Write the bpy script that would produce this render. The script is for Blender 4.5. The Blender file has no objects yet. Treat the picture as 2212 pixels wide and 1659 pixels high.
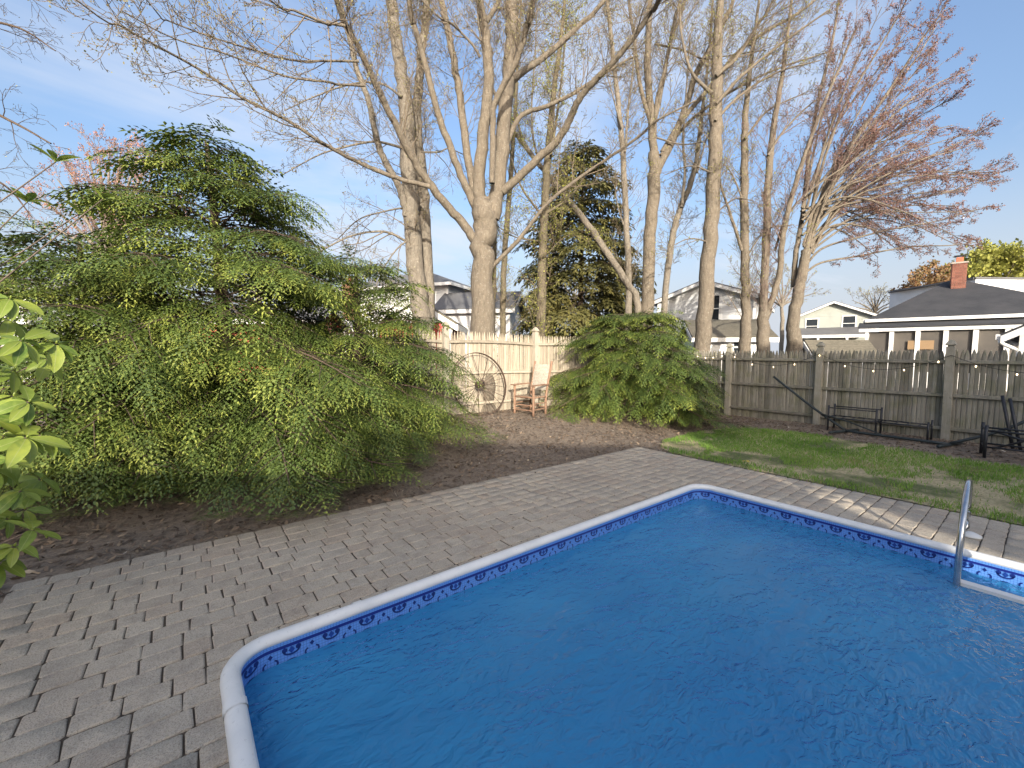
import bpy, math, random
import numpy as np
from mathutils import Matrix, Vector

sc = bpy.context.scene
COL = sc.collection
rad = math.radians

# ------------------------------------------------------------------ camera
TH, PITCH, ROLL, CAMZ = rad(38.15), rad(-4.14), rad(0.25), 1.6
FD = 1035.1 * 2212 / 2500            # focal length in the 2212 px wide picture
cam_d = bpy.data.cameras.new("camera")
cam = bpy.data.objects.new("camera", cam_d)
COL.objects.link(cam)
cam_d.sensor_fit = 'HORIZONTAL'
cam_d.angle = 2 * math.atan(1250 / 1035.1)
cam_d.clip_start, cam_d.clip_end = 0.05, 3000
cam.matrix_world = (Matrix.Translation((0, 0, CAMZ)) @ Matrix.Rotation(-TH, 4, 'Z')
                    @ Matrix.Rotation(math.pi / 2 + PITCH, 4, 'X') @ Matrix.Rotation(ROLL, 4, 'Z'))
sc.camera = cam

# ------------------------------------------------------------------ light
SUN_EL = rad(17)
_s = (0.10, -0.995)                                  # towards the sun, camera frame (right, forward)
CT, ST = math.cos(TH), math.sin(TH)
def cw(x, d):                                        # camera frame (right, forward) -> yard frame
    return (x * CT + d * ST, -x * ST + d * CT)
sx, sy = cw(*_s)
SUN = Vector((sx * math.cos(SUN_EL), sy * math.cos(SUN_EL), math.sin(SUN_EL))).normalized()
ld = bpy.data.lights.new("sun", 'SUN')
ld.energy, ld.angle, ld.color = 2.45, rad(0.6), (1.0, 0.91, 0.77)
sun = bpy.data.objects.new("sun", ld)
COL.objects.link(sun)
sun.location = (0, 0, 40)
sun.rotation_euler = SUN.to_track_quat('Z', 'Y').to_euler()

w = bpy.data.worlds.new("World")
sc.world = w
w.use_nodes = True
nt = w.node_tree
nt.nodes.clear()
N, L = nt.nodes.new, nt.links.new
out, bg = N('ShaderNodeOutputWorld'), N('ShaderNodeBackground')
sky = N('ShaderNodeTexSky')
sky.sky_type = 'NISHITA'
sky.sun_disc = False
sky.sun_elevation = SUN_EL
sky.sun_rotation = math.atan2(SUN.x, SUN.y)
sky.air_density, sky.dust_density, sky.ozone_density = 1.0, 7.5, 3.0
bg.inputs['Strength'].default_value = 0.15
tc = N('ShaderNodeTexCoord')
sep = N('ShaderNodeSeparateXYZ')
L(tc.outputs['Generated'], sep.inputs[0])
def wm(op, a, b=None, v=None):
    n = N('ShaderNodeMath'); n.operation = op
    if isinstance(a, (int, float)): n.inputs[0].default_value = a
    else: L(a, n.inputs[0])
    if b is not None:
        if isinstance(b, (int, float)): n.inputs[1].default_value = b
        else: L(b, n.inputs[1])
    return n.outputs[0]
zc = wm('ADD', wm('MAXIMUM', sep.outputs[2], 0.0), 0.22)
comb = N('ShaderNodeCombineXYZ')
L(wm('DIVIDE', sep.outputs[0], zc), comb.inputs[0])
L(wm('DIVIDE', sep.outputs[1], zc), comb.inputs[1])
mp = N('ShaderNodeMapping')
mp.inputs['Rotation'].default_value = (0, 0, rad(25))
mp.inputs['Scale'].default_value = (0.75, 1.5, 1)
mp.inputs['Location'].default_value = (2.3, 0.6, 0)
L(comb.outputs[0], mp.inputs[0])
n1 = N('ShaderNodeTexNoise')
n1.inputs['Scale'].default_value = 0.9
n1.inputs['Detail'].default_value = 7
n1.inputs['Roughness'].default_value = 0.55
n1.inputs['Distortion'].default_value = 0.5
L(mp.outputs[0], n1.inputs['Vector'])
cr = N('ShaderNodeMapRange')
cr.inputs['From Min'].default_value, cr.inputs['From Max'].default_value = 0.44, 0.74
cr.interpolation_type = 'SMOOTHSTEP'
L(n1.outputs['Fac'], cr.inputs['Value'])
hzn = N('ShaderNodeMapRange')
hzn.inputs['From Min'].default_value, hzn.inputs['From Max'].default_value = 0.36, 0.02
hzn.inputs['To Max'].default_value = 0.8
hzn.interpolation_type = 'SMOOTHSTEP'
L(sep.outputs[2], hzn.inputs['Value'])
cf = wm('MAXIMUM', wm('MULTIPLY', cr.outputs[0], 0.85), hzn.outputs[0])
mixc = N('ShaderNodeMix'); mixc.data_type = 'RGBA'
L(cf, mixc.inputs['Factor'])
tint = N('ShaderNodeMix'); tint.data_type = 'RGBA'; tint.blend_type = 'MULTIPLY'
tint.inputs['Factor'].default_value = 1.0
tint.inputs['B'].default_value = (.89, .86, .84, 1)
L(sky.outputs[0], tint.inputs['A'])
L(tint.outputs['Result'], mixc.inputs['A'])
mixc.inputs['B'].default_value = (1.85, 1.98, 2.22, 1)
L(mixc.outputs['Result'], bg.inputs['Color'])
L(bg.outputs[0], out.inputs[0])

vs = sc.view_settings
vs.view_transform = 'Standard'
vs.look = 'None'
vs.exposure = 1.58
vs.gamma = 1.0
vs.use_curve_mapping = False
sc.cycles.use_denoising = True
sc.cycles.max_bounces = 8
sc.cycles.transparent_max_bounces = 16
sc.cycles.caustics_reflective = False

# ------------------------------------------------------------------ helpers
rnd = random.Random(7)
nrs = np.random.RandomState(11)

def P(px, py, d):
    """a pixel of the 2212 x 1659 picture at horizontal forward distance d"""
    x, y = (px - 1106) / FD, (829.5 - py) / FD
    c, s = math.cos(ROLL), math.sin(ROLL)
    x, y = c * x - s * y, s * x + c * y
    c, s = math.cos(PITCH), math.sin(PITCH)
    fx, fy, fz = x, c - s * y, s + c * y
    k = d / fy
    X, Y = cw(fx * k, d)
    return (X, Y, CAMZ + fz * k)

def smooth(t):
    t = min(1, max(0, t)); return t * t * (3 - 2 * t)

def hz(x, y):
    """ground height"""
    z = 0.27 * smooth((y - 4.5) / 3.2) * (1 - 0.75 * smooth((x - 7.0) / 3.5))
    z += 0.05 * smooth((x - 7.5) / 3)
    return z

_h = np.random.RandomState(3).rand(256, 256)
def vnoise(x, y):
    x = np.asarray(x, float); y = np.asarray(y, float)
    xi, yi = np.floor(x).astype(int), np.floor(y).astype(int)
    fx, fy = x - xi, y - yi
    fx, fy = fx * fx * (3 - 2 * fx), fy * fy * (3 - 2 * fy)
    g = lambda a, b: _h[a % 256, b % 256]
    return (g(xi, yi) * (1 - fx) + g(xi + 1, yi) * fx) * (1 - fy) + (g(xi, yi + 1) * (1 - fx) + g(xi + 1, yi + 1) * fx) * fy
def fbm(x, y, o=4):
    s, a, t = 0, 1, 0
    for i in range(o):
        s = s + a * vnoise(np.asarray(x) * 2 ** i + 17 * i, np.asarray(y) * 2 ** i + 31 * i); t += a; a *= .5
    return s / t

def link(name, data, mat=None, parent=None):
    o = bpy.data.objects.new(name, data)
    COL.objects.link(o)
    if mat is not None and data is not None and not data.materials:
        for m in (mat if isinstance(mat, (list, tuple)) else [mat]): data.materials.append(m)
    if parent is not None: o.parent = parent
    return o

def empty(name, loc=(0, 0, 0), rz=0.0):
    o = bpy.data.objects.new(name, None)
    o.empty_display_size = 0.1
    COL.objects.link(o)
    o.location = loc
    o.rotation_euler = (0, 0, rz)
    return o

def tag(o, label=None, cat=None, group=None, kind=None):
    if label: o['label'] = label
    if cat: o['category'] = cat
    if group: o['group'] = group
    if kind: o['kind'] = kind
    return o

def np_mesh(name, V, F, smooth_=False, attr=None, mi=None):
    """V (n,3); F list of int arrays (m,k); attr {name:(n,) floats per vertex}"""
    me = bpy.data.meshes.new(name)
    V = np.asarray(V, np.float32)
    F = [np.asarray(f, np.int32) for f in F if len(f)]
    me.vertices.add(len(V)); me.vertices.foreach_set('co', V.ravel())
    nl = sum(f.size for f in F); npoly = sum(len(f) for f in F)
    me.loops.add(nl); me.polygons.add(npoly)
    me.loops.foreach_set('vertex_index', np.concatenate([f.ravel() for f in F]))
    tot = np.concatenate([np.full(len(f), f.shape[1], np.int32) for f in F])
    st = np.concatenate([[0], np.cumsum(tot)[:-1]]).astype(np.int32)
    me.polygons.foreach_set('loop_start', st)
    me.polygons.foreach_set('loop_total', tot)
    if smooth_: me.polygons.foreach_set('use_smooth', np.ones(npoly, bool))
    if mi is not None: me.polygons.foreach_set('material_index', np.asarray(mi, np.int32))
    for k, a in (attr or {}).items():
        at = me.attributes.new(k, 'FLOAT', 'POINT')
        at.data.foreach_set('value', np.asarray(a, np.float32))
    me.update(calc_edges=True)
    return me

class MB:
    """collects faces for one mesh"""
    def __init__(s): s.v, s.f = [], []
    def quad(s, *pts):
        n = len(s.v); s.v += [tuple(p) for p in pts]; s.f.append(tuple(range(n, n + len(pts)))); return s
    def box(s, c, size, M=None):
        x, y, z = size[0] / 2, size[1] / 2, size[2] / 2
        P8 = [Vector((a * x, b * y, e * z)) for a in (-1, 1) for b in (-1, 1) for e in (-1, 1)]
        if M is not None: P8 = [M @ p for p in P8]
        n = len(s.v)
        s.v += [tuple(p + Vector(c)) for p in P8]
        s.f += [tuple(n + i for i in q) for q in ((0, 1, 3, 2), (4, 6, 7, 5), (0, 4, 5, 1), (2, 3, 7, 6), (0, 2, 6, 4), (1, 5, 7, 3))]
        return s
    def bar(s, a, b, wd, ht, up=(0, 0, 1)):
        a, b = Vector(a), Vector(b); t = (b - a); l = t.length; t.normalize()
        up = Vector(up); sd = t.cross(up)
        if sd.length < 1e-4: sd = t.cross(Vector((1, 0, 0)))
        sd.normalize(); u = sd.cross(t)
        M = Matrix((t, sd, u)).transposed()
        return s.box((a + b) / 2, (l, wd, ht), M)
    def prism(s, poly, off):
        """extrude a 3-D polygon by the vector off"""
        n, k = len(s.v), len(poly)
        s.v += [tuple(p) for p in poly] + [tuple(Vector(p) + Vector(off)) for p in poly]
        s.f.append(tuple(range(n + k - 1, n - 1, -1))); s.f.append(tuple(range(n + k, n + 2 * k)))
        for i in range(k):
            j = (i + 1) % k
            s.f.append((n + i, n + j, n + k + j, n + k + i))
        return s
    def tube(s, pts, r, sides=8, cap=True):
        V, F = tube_np(pts, r, sides)
        n = len(s.v); s.v += [tuple(p) for p in V]; s.f += [tuple(int(i) + n for i in q) for q in F]
        if cap:
            k = len(pts)
            s.f.append(tuple(n + i for i in range(sides - 1, -1, -1)))
            s.f.append(tuple(n + (k - 1) * sides + i for i in range(sides)))
        return s
    def mesh(s, name, sm=False):
        me = bpy.data.meshes.new(name); me.from_pydata(s.v, [], s.f)
        if sm:
            me.polygons.foreach_set('use_smooth', np.ones(len(me.polygons), bool))
        me.update(); return me
    def build(s, name, mat, parent=None, sm=False):
        return link(name, s.mesh(name, sm), mat, parent)

def tube_batch(PT, R, sides):
    """PT (m,n,3), R (m,n) -> verts, quads"""
    m, n, _ = PT.shape
    T = np.empty_like(PT)
    T[:, 1:-1] = PT[:, 2:] - PT[:, :-2]
    T[:, 0] = PT[:, 1] - PT[:, 0]; T[:, -1] = PT[:, -1] - PT[:, -2]
    T /= np.linalg.norm(T, axis=2, keepdims=True) + 1e-9
    main = PT[:, -1] - PT[:, 0]
    main /= np.linalg.norm(main, axis=1, keepdims=True) + 1e-9
    ref = np.where(np.abs(main[:, 2:3]) > 0.75, np.array([[1., 0, 0]]), np.array([[0, 0, 1.]]))[:, None, :]
    A = np.cross(T, np.broadcast_to(ref, T.shape)); A /= np.linalg.norm(A, axis=2, keepdims=True) + 1e-9
    B = np.cross(T, A)
    ang = np.arange(sides) * 2 * math.pi / sides
    V = PT[:, :, None, :] + R[:, :, None, None] * (A[:, :, None, :] * np.cos(ang)[None, None, :, None] + B[:, :, None, :] * np.sin(ang)[None, None, :, None])
    i = np.arange(m)[:, None, None] * n * sides; j = np.arange(n - 1)[None, :, None] * sides; k = np.arange(sides)[None, None, :]
    k2 = (k + 1) % sides
    F = np.stack([i + j + k, i + j + k2, i + j + sides + k2, i + j + sides + k], -1).reshape(-1, 4)
    return V.reshape(-1, 3), F
def tube_np(pts, r, sides):
    pts = np.array(pts, float); n = len(pts)
    R = np.array(r, float) if hasattr(r, '__len__') else np.full(n, float(r))
    return tube_batch(pts[None], R[None], sides)

class Tubes:
    def __init__(s): s.g = {}
    def add(s, pts, rs, sides):
        s.g.setdefault((len(pts), sides), []).append((pts, rs))
    def arrays(s):
        V, F, n = [], [], 0
        for (k, sd), it in s.g.items():
            v, f = tube_batch(np.array([p for p, _ in it], float), np.array([r for _, r in it], float), sd)
            V.append(v); F.append(f + n); n += len(v)
        return np.concatenate(V), np.concatenate(F)

def spline(pts, k=4):
    """Catmull-Rom through rows of numbers"""
    p = [np.array(q, float) for q in pts]
    p = [2 * p[0] - p[1]] + p + [2 * p[-1] - p[-2]]
    o = []
    for i in range(1, len(p) - 2):
        for j in range(k):
            t = j / k
            o.append(0.5 * ((2 * p[i]) + (-p[i - 1] + p[i + 1]) * t + (2 * p[i - 1] - 5 * p[i] + 4 * p[i + 1] - p[i + 2]) * t * t
                            + (-p[i - 1] + 3 * p[i] - 3 * p[i + 1] + p[i + 2]) * t ** 3))
    o.append(p[-2])
    return np.array(o)

# ------------------------------------------------------------------ materials
class NT:
    def __init__(s, name):
        s.m = bpy.data.materials.new(name); s.m.use_nodes = True
        s.t = s.m.node_tree; s.t.nodes.clear()
        s.out = s.n('ShaderNodeOutputMaterial')
    def n(s, t, **k):
        x = s.t.nodes.new(t)
        for a, b in k.items():
            if hasattr(x, a): setattr(x, a, b)
        return x
    def set(s, sock, v):
        if isinstance(v, bpy.types.NodeSocket): s.t.links.new(v, sock)
        elif v is not None:
            if isinstance(v, (tuple, list)) and len(v) == 3 and sock.type == 'RGBA': v = (*v, 1)
            sock.default_value = v
    def node(s, t, ins=None, **k):
        x = s.n(t, **k)
        for a, b in (ins or {}).items(): s.set(x.inputs[a], b)
        return x
    def math(s, op, a, b=0.0):
        x = s.n('ShaderNodeMath', operation=op); s.set(x.inputs[0], a); s.set(x.inputs[1], b); return x.outputs[0]
    def rng(s, v, a, b, c=0.0, d=1.0):
        x = s.node('ShaderNodeMapRange', {'Value': v, 'From Min': a, 'From Max': b, 'To Min': c, 'To Max': d}); x.clamp = True; return x.outputs[0]
    def mix(s, f, a, b, blend='MIX'):
        x = s.n('ShaderNodeMix', data_type='RGBA', blend_type=blend)
        s.set(x.inputs[0], f); s.set(x.inputs[6], a); s.set(x.inputs[7], b); return x.outputs[2]
    def coord(s, kind='Object', scale=(1, 1, 1), rndoff=False):
        c = s.n('ShaderNodeTexCoord').outputs[kind]
        if rndoff:
            r = s.n('ShaderNodeObjectInfo').outputs['Random']
            va = s.n('ShaderNodeVectorMath', operation='ADD'); s.set(va.inputs[0], c)
            cb = s.n('ShaderNodeCombineXYZ')
            s.set(cb.inputs[0], s.math('MULTIPLY', r, 37.0)); s.set(cb.inputs[2], s.math('MULTIPLY', r, 91.0))
            s.set(va.inputs[1], cb.outputs[0]); c = va.outputs[0]
        m = s.n('ShaderNodeMapping'); s.set(m.inputs[0], c); m.inputs['Scale'].default_value = scale
        return m.outputs[0]
    def noise(s, co, scale, detail=4, rough=0.55, dist=0.0):
        x = s.node('ShaderNodeTexNoise', {'Scale': scale, 'Detail': detail, 'Roughness': rough, 'Distortion': dist, 'Vector': co}); return x.outputs['Fac']
    def attr(s, name):
        return s.n('ShaderNodeAttribute', attribute_name=name).outputs['Fac']
    def random(s): return s.n('ShaderNodeObjectInfo').outputs['Random']
    def bump(s, h, st=0.3, dist=0.01):
        x = s.node('ShaderNodeBump', {'Height': h, 'Strength': st, 'Distance': dist}); return x.outputs[0]
    def bsdf(s, col, rough=0.7, normal=None, **k):
        b = s.n('ShaderNodeBsdfPrincipled')
        s.set(b.inputs['Base Color'], col); s.set(b.inputs['Roughness'], rough)
        if normal is not None: s.set(b.inputs['Normal'], normal)
        for a, v in k.items(): s.set(b.inputs[a.replace('_', ' ')], v)
        return b
    def done(s, b):
        s.t.links.new(b.outputs[0] if hasattr(b, 'outputs') else b, s.out.inputs[0]); return s.m

def simple(name, c1, c2=None, scale=6, rough=0.65, bump=0.2, bscale=None, stretch=(1, 1, 1), rndm=0.0, metal=0.0, detail=5):
    t = NT(name); co = t.coord('Object', stretch, rndoff=rndm > 0)
    n = t.noise(co, scale, detail)
    col = t.mix(t.rng(n, .3, .7), c1, c2 or tuple(x * .75 for x in c1))
    if rndm > 0:
        r = t.rng(t.random(), 0, 1, 1 - rndm, 1 + rndm)
        col = t.mix(1.0, col, t.node('ShaderNodeCombineColor', {0: r, 1: r, 2: r}).outputs[0], 'MULTIPLY')
    nb = t.bump(t.noise(co, bscale or scale * 4, 4), bump, 0.01) if bump else None
    return t.done(t.bsdf(col, rough, nb, Metallic=metal))

# ------------------------------------------------------------------ ground
PX0, PX1, PY1 = 0.175, 4.87, 2.54        # inner lip of the coping
PY0 = -6.6
PAVX0, PAVX1, PAVY1 = -0.96, 6.19, 4.33  # paved area
HOLE = (0.135, 4.91, -6.5, 2.585)

def mat_soil():
    t = NT('soil'); co = t.coord('Object')
    a = t.noise(co, 1.3, 6, .6); b = t.noise(co, 38, 6, .75); c = t.noise(co, 9, 5, .6)
    col = t.mix(t.rng(a, .35, .65), (.135, .105, .08), (.225, .18, .14))
    col = t.mix(t.rng(b, .38, .68), col, (.33, .265, .2))
    col = t.mix(t.math('MULTIPLY', t.rng(c, .52, .68), .55), col, (.045, .032, .022))
    return t.done(t.bsdf(col, .95, t.bump(t.math('ADD', b, t.math('MULTIPLY', c, 1.5)), .8, .03)))
def mat_turf():
    t = NT('turf'); co = t.coord('Object')
    a = t.noise(co, 1.1, 5, .6); b = t.noise(co, 30, 5, .7)
    col = t.mix(t.rng(a, .40, .52), (.09, .12, .035), (.52, .425, .26))
    col = t.mix(t.rng(b, .4, .7), col, (.17, .165, .07))
    return t.done(t.bsdf(col, .95, t.bump(b, .8, .03)))
M_SOIL, M_TURF = mat_soil(), mat_turf()

def lines(a, b, fine):
    r = []
    x = a
    while x < b - 1e-6: r.append(x); x += fine
    return r
def axis(hole, lo, hi, fine):
    xs = set([round(h, 4) for h in hole])
    x = lo
    while x <= hi:
        if all(abs(x - h) > fine * .4 for h in hole): xs.add(round(x, 4))
        x += fine
    for k in (20, 30, 45, 70, 110, 180, 300, 600, 1200):
        xs.add(float(k)); xs.add(-float(k))
    return sorted(xs)
gx, gy = axis(HOLE[:2], -7, 16, .22), axis(HOLE[2:], -10, 14, .22)
V = []
for yy in gy:
    for xx in gx:
        z = hz(xx, yy)
        inpav = PAVX0 - .02 < xx < PAVX1 + .02 and yy < PAVY1 + .02
        if inpav: z = -0.02
        elif -7 < xx < 16 and -10 < yy < 14:
            z += .035 * (float(fbm(xx * 1.3, yy * 1.3)) - .5) * min(1, max(abs(yy - PAVY1) if yy > PAVY1 else 0, abs(xx - PAVX1) if xx > PAVX1 else 0, PAVX0 - xx) * 1.5)
            z -= .012
        V.append((xx, yy, z))
F = []
nx = len(gx)
for j in range(len(gy) - 1):
    for i in range(nx - 1):
        cx, cy = (gx[i] + gx[i + 1]) / 2, (gy[j] + gy[j + 1]) / 2
        if HOLE[0] < cx < HOLE[1] and HOLE[2] < cy < HOLE[3]: continue
        F.append((j * nx + i, j * nx + i + 1, (j + 1) * nx + i + 1, (j + 1) * nx + i))
ground = link('ground', np_mesh('ground', V, [F], True), M_SOIL)
tag(ground, 'dark brown mulched soil sloping up to the fences', kind='structure')

# lawn
LAWN = [(6.22, -6), (6.22, 3.75), (6.45, 4.05), (6.9, 4.3), (7.6, 4.42), (8.4, 4.42), (9.2, 4.2), (9.7, 3.3), (9.65, 2.47), (9.35, 1.3), (9.3, .5), (9.3, -.6), (9.4, -6)]
def inside(x, y, poly):
    c = np.zeros(np.shape(x), bool); n = len(poly)
    for i in range(n):
        (x1, y1), (x2, y2) = poly[i], poly[(i + 1) % n]
        if y1 == y2: continue
        c ^= ((y1 > y) != (y2 > y)) & (x < (x2 - x1) * (y - y1) / (y2 - y1) + x1)
    return c
hzv = np.vectorize(hz)
def ground_z(x, y):
    e = np.minimum(1, np.maximum(np.where(y > PAVY1, np.abs(y - PAVY1), 0), np.maximum(np.where(x > PAVX1, x - PAVX1, 0), PAVX0 - x)) * 1.5)
    return hzv(x, y) + .035 * (fbm(x * 1.3, y * 1.3) - .5) * e - .012
st = .08
lx, ly = np.meshgrid(np.arange(6.215, 9.9, st), np.arange(-6, 4.6, st))
jx, jy = lx + .12 * (fbm(lx * 3, ly * 3) - .5), ly + .12 * (fbm(lx * 3 + 9, ly * 3) - .5)
V = np.stack([np.where(lx < 6.3, lx, jx), jy, np.zeros_like(lx)], -1)
V[..., 2] = ground_z(V[..., 0], V[..., 1]) + .014
keep = inside(lx + st / 2, ly + st / 2, LAWN)
idx = np.arange(lx.size).reshape(lx.shape)
F = np.stack([idx[:-1, :-1], idx[:-1, 1:], idx[1:, 1:], idx[1:, :-1]], -1)[keep[:-1, :-1]]
lawn = link('lawn', np_mesh('lawn', V.reshape(-1, 3), [F], True), M_TURF)
tag(lawn, 'thin turf with bare tan patches beside the paving', kind='structure')

def mat_grass():
    t = NT('grass_blade'); a = t.attr('tone')
    col = t.mix(t.rng(a, 0, .6), (.09, .21, .02), (.21, .36, .05))
    col = t.mix(t.rng(a, .72, .95), col, (.36, .29, .15))
    b = t.bsdf(col, .6)
    tr = t.node('ShaderNodeBsdfTranslucent', {'Color': col})
    return t.done(t.node('ShaderNodeMixShader', {0: .25, 1: b.outputs[0], 2: tr.outputs[0]}))
def blades(n, reg, seed, dens, hmin, hmax, tonef):
    R = np.random.RandomState(seed)
    x, y = R.uniform(reg[0], reg[1], n), R.uniform(reg[2], reg[3], n)
    k = dens(x, y, R)
    x, y = x[k], y[k]; n = len(x)
    z = ground_z(x, y) + .008
    h = R.uniform(hmin, hmax, n); a = R.uniform(0, 6.283, n); wd = R.uniform(.0025, .005, n)
    lean = R.uniform(.15, .75, n) * h; b = R.uniform(0, 6.283, n)
    dx, dy = np.cos(a) * wd, np.sin(a) * wd
    lx_, ly_ = np.cos(b) * lean, np.sin(b) * lean
    V = np.empty((n, 5, 3))
    V[:, 0] = np.stack([x - dx, y - dy, z - .01], -1); V[:, 1] = np.stack([x + dx, y + dy, z - .01], -1)
    V[:, 2] = np.stack([x + dx * .7 + lx_ * .4, y + dy * .7 + ly_ * .4, z + h * .6], -1); V[:, 3] = np.stack([x - dx * .7 + lx_ * .4, y - dy * .7 + ly_ * .4, z + h * .6], -1)
    V[:, 4] = np.stack([x + lx_, y + ly_, z + h], -1)
    i = np.arange(n)[:, None] * 5
    tone = tonef(x, y, R)
    return np_mesh('grass', V.reshape(-1, 3), [i + np.array([[0, 1, 2, 3]]), i + np.array([[3, 2, 4]])], False, {'tone': np.repeat(tone, 5)})
def gd(x, y, R):
    inn = inside(x + .15 * (fbm(x * 4, y * 4) - .5), y + .15 * (fbm(x * 4, y * 4 + 7) - .5), LAWN)
    bare = fbm(x * .9 + 3, y * 1.7 + 1.3, 5)
    thr = .565 - .085 * np.clip((2.6 - y) / 1.6, 0, 1)
    p = np.clip(np.maximum((thr - bare) / .05, (6.62 - x) / .25), .05, 1)
    return inn & (R.rand(len(x)) < p)
grass = link('grass', blades(70000, (6.2, 9.9, -2.2, 4.6), 5, gd, .025, .06,
             lambda x, y, R: np.clip(.55 * R.rand(len(x)) + .9 * (fbm(x * 1.4 + 40, y * 1.4, 3) - .35) + (R.rand(len(x)) < .07) * .5, 0, 1)), mat_grass())
tag(grass, 'short green grass blades with straw growing on the lawn', 'grass', kind='stuff')

# loose mulch flakes on the soil
def mat_flake():
    t = NT('bark_flake'); a = t.attr('tone')
    r = t.n('ShaderNodeValToRGB'); t.set(r.inputs[0], a)
    e = r.color_ramp.elements
    e[0].position, e[0].color = 0, (.06, .043, .03, 1)
    e[1].position, e[1].color = 1, (.55, .5, .42, 1)
    for p, c in ((.4, (.14, .10, .072, 1)), (.75, (.25, .185, .125, 1)), (.93, (.40, .31, .21, 1)), (.985, (.48, .40, .3, 1))):
        k = e.new(p); k.color = c
    return t.done(t.bsdf(r.outputs[0], .9))
def flakes():
    R = np.random.RandomState(9)
    n = 62000
    x, y = R.uniform(-3.5, 11.1, n), R.uniform(-1.5, 7.9, n)
    k = ~((x > PAVX0 + .0) & (x < PAVX1) & (y < PAVY1 - .0)) & ~inside(x, y, LAWN) & ((y > 3.5) | (x > 9))
    edge = (R.rand(n) < .012) & (x > 0) & (x < 6) & (y > 3.9) & (y < PAVY1)
    k |= edge
    x, y = x[k], y[k]; n = len(x)
    z = np.where((x > PAVX0) & (x < PAVX1) & (y < PAVY1), .006, ground_z(x, y) + R.uniform(.003, .028, n))
    l = R.uniform(.010, .040, n); wd = l * R.uniform(.15, .55, n)
    long_ = R.rand(n) < .12; l = np.where(long_, l * 2.6, l); wd = np.where(long_, .0022, wd)
    a = R.uniform(0, 6.283, n); tl = R.normal(0, .3, n); tw = R.normal(0, .4, n)
    ex = np.stack([np.cos(a) * np.cos(tl), np.sin(a) * np.cos(tl), np.sin(tl)], -1) * l[:, None]
    ey = np.stack([-np.sin(a) * np.cos(tw), np.cos(a) * np.cos(tw), np.sin(tw)], -1) * wd[:, None]
    c = np.stack([x, y, z], -1)
    V = np.stack([c - ex - ey * .6, c + ex * .3 - ey, c + ex + ey * .5, c - ex * .4 + ey], 1)
    i = np.arange(n)[:, None] * 4
    tone = np.clip(R.beta(2, 2.6, n) + (R.rand(n) < .012) * .6, 0, 1)
    return np_mesh('mulch', V.reshape(-1, 3), [i + np.array([[0, 1, 2, 3]])], False, {'tone': np.repeat(tone, 4)})
mulch = link('mulch', flakes(), mat_flake())
tag(mulch, 'bark mulch flakes and dry needles littering the soil', 'mulch', kind='stuff')

# ------------------------------------------------------------------ paving
def mat_paver(name, src):
    t = NT(name); co = t.coord('Object', rndoff=(src == 'obj'))
    r = t.random() if src == 'obj' else t.attr('tone')
    ramp = t.n('ShaderNodeValToRGB'); t.set(ramp.inputs[0], r)
    e = ramp.color_ramp.elements
    e[0].position, e[0].color = 0, (.44, .375, .295, 1)
    e[1].position, e[1].color = 1, (.49, .43, .345, 1)
    for p, c in ((.25, (.545, .475, .375, 1)), (.45, (.49, .40, .305, 1)), (.62, (.555, .485, .38, 1)), (.82, (.50, .44, .35, 1))):
        k = e.new(p); k.color = c
    wc = t.n('ShaderNodeNewGeometry').outputs['Position']
    sc_ = t.n('ShaderNodeMapping'); t.set(sc_.inputs[0], wc)
    big = t.noise(sc_.outputs[0], .9, 4, .6); med = t.noise(sc_.outputs[0], 8, 6, .7)
    fine = t.noise(co, 160, 3, .7); sp = t.noise(co, 60, 4, .7)
    col = t.mix(t.math('MULTIPLY', t.rng(big, .42, .64), .4), ramp.outputs[0], (.35, .295, .235))
    col = t.mix(t.math('MULTIPLY', t.rng(med, .48, .68), .5), col, (.22, .185, .15))
    col = t.mix(t.math('MULTIPLY', t.rng(sp, .45, .65), .30), col, (.54, .49, .42))
    col = t.mix(t.math('MULTIPLY', t.rng(fine, .5, .66), .65), col, (.15, .13, .11))
    return t.done(t.bsdf(col, .9, t.bump(t.math('ADD', fine, t.math('MULTIPLY', sp, 1.8)), .8, .006)))
M_PAV, M_PAVM = mat_paver('paver_stone', 'obj'), mat_paver('paver_stone_mass', 'attr')

def paver_shape(ln, wd, seed):
    """tumbled stone, top ring, worn shoulder, foot: 10-gon"""
    R = random.Random(seed)
    hx, hy = ln / 2, wd / 2
    base = [(-hx, -hy * .84), (-hx * .9, -hy), (0, -hy), (hx * .9, -hy), (hx, -hy * .84), (hx, hy * .84), (hx * .9, hy), (0, hy), (-hx * .9, hy), (-hx, hy * .84)]
    j = lambda k: R.uniform(-k, k)
    ring = [(x + j(.0042), y + j(.0036)) for x, y in base]
    top = [(x * (1 - .006 / hx) + j(.003), y * (1 - .0055 / hy) + j(.0025)) for x, y in ring]
    V = [(x, y, 0) for x, y in top] + [(x, y, -.005) for x, y in ring] + [(x, y, -.05) for x, y in ring]
    n = 10
    F = [(0, 1, 2, 3, 4, 5, 6, 7, 8, 9)]
    Q = [(i, i + n, (i + 1) % n + n, (i + 1) % n) for i in range(n)] + [(i + n, i + 2 * n, (i + 1) % n + 2 * n, (i + 1) % n + n) for i in range(n)]
    return np.array(V), F, Q
LEN = (.13, .175, .215)
SHAPES = {}
for li, l_ in enumerate(LEN):
    for v_ in range(6): SHAPES[(li, v_)] = paver_shape(l_ - .006, .1284, 100 + li * 10 + v_)
RX = .205
def pool_x(y, left):
    """where a row of pavers meets the coping"""
    yc = 2.575 - RX
    if y > 2.575: return None
    xe = .13 if left else 4.915
    if y < yc: return xe
    dx = RX - math.sqrt(max(0, RX * RX - (y - yc) ** 2))
    return xe + dx if left else xe - dx
pav = []
Rp = random.Random(21)
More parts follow.
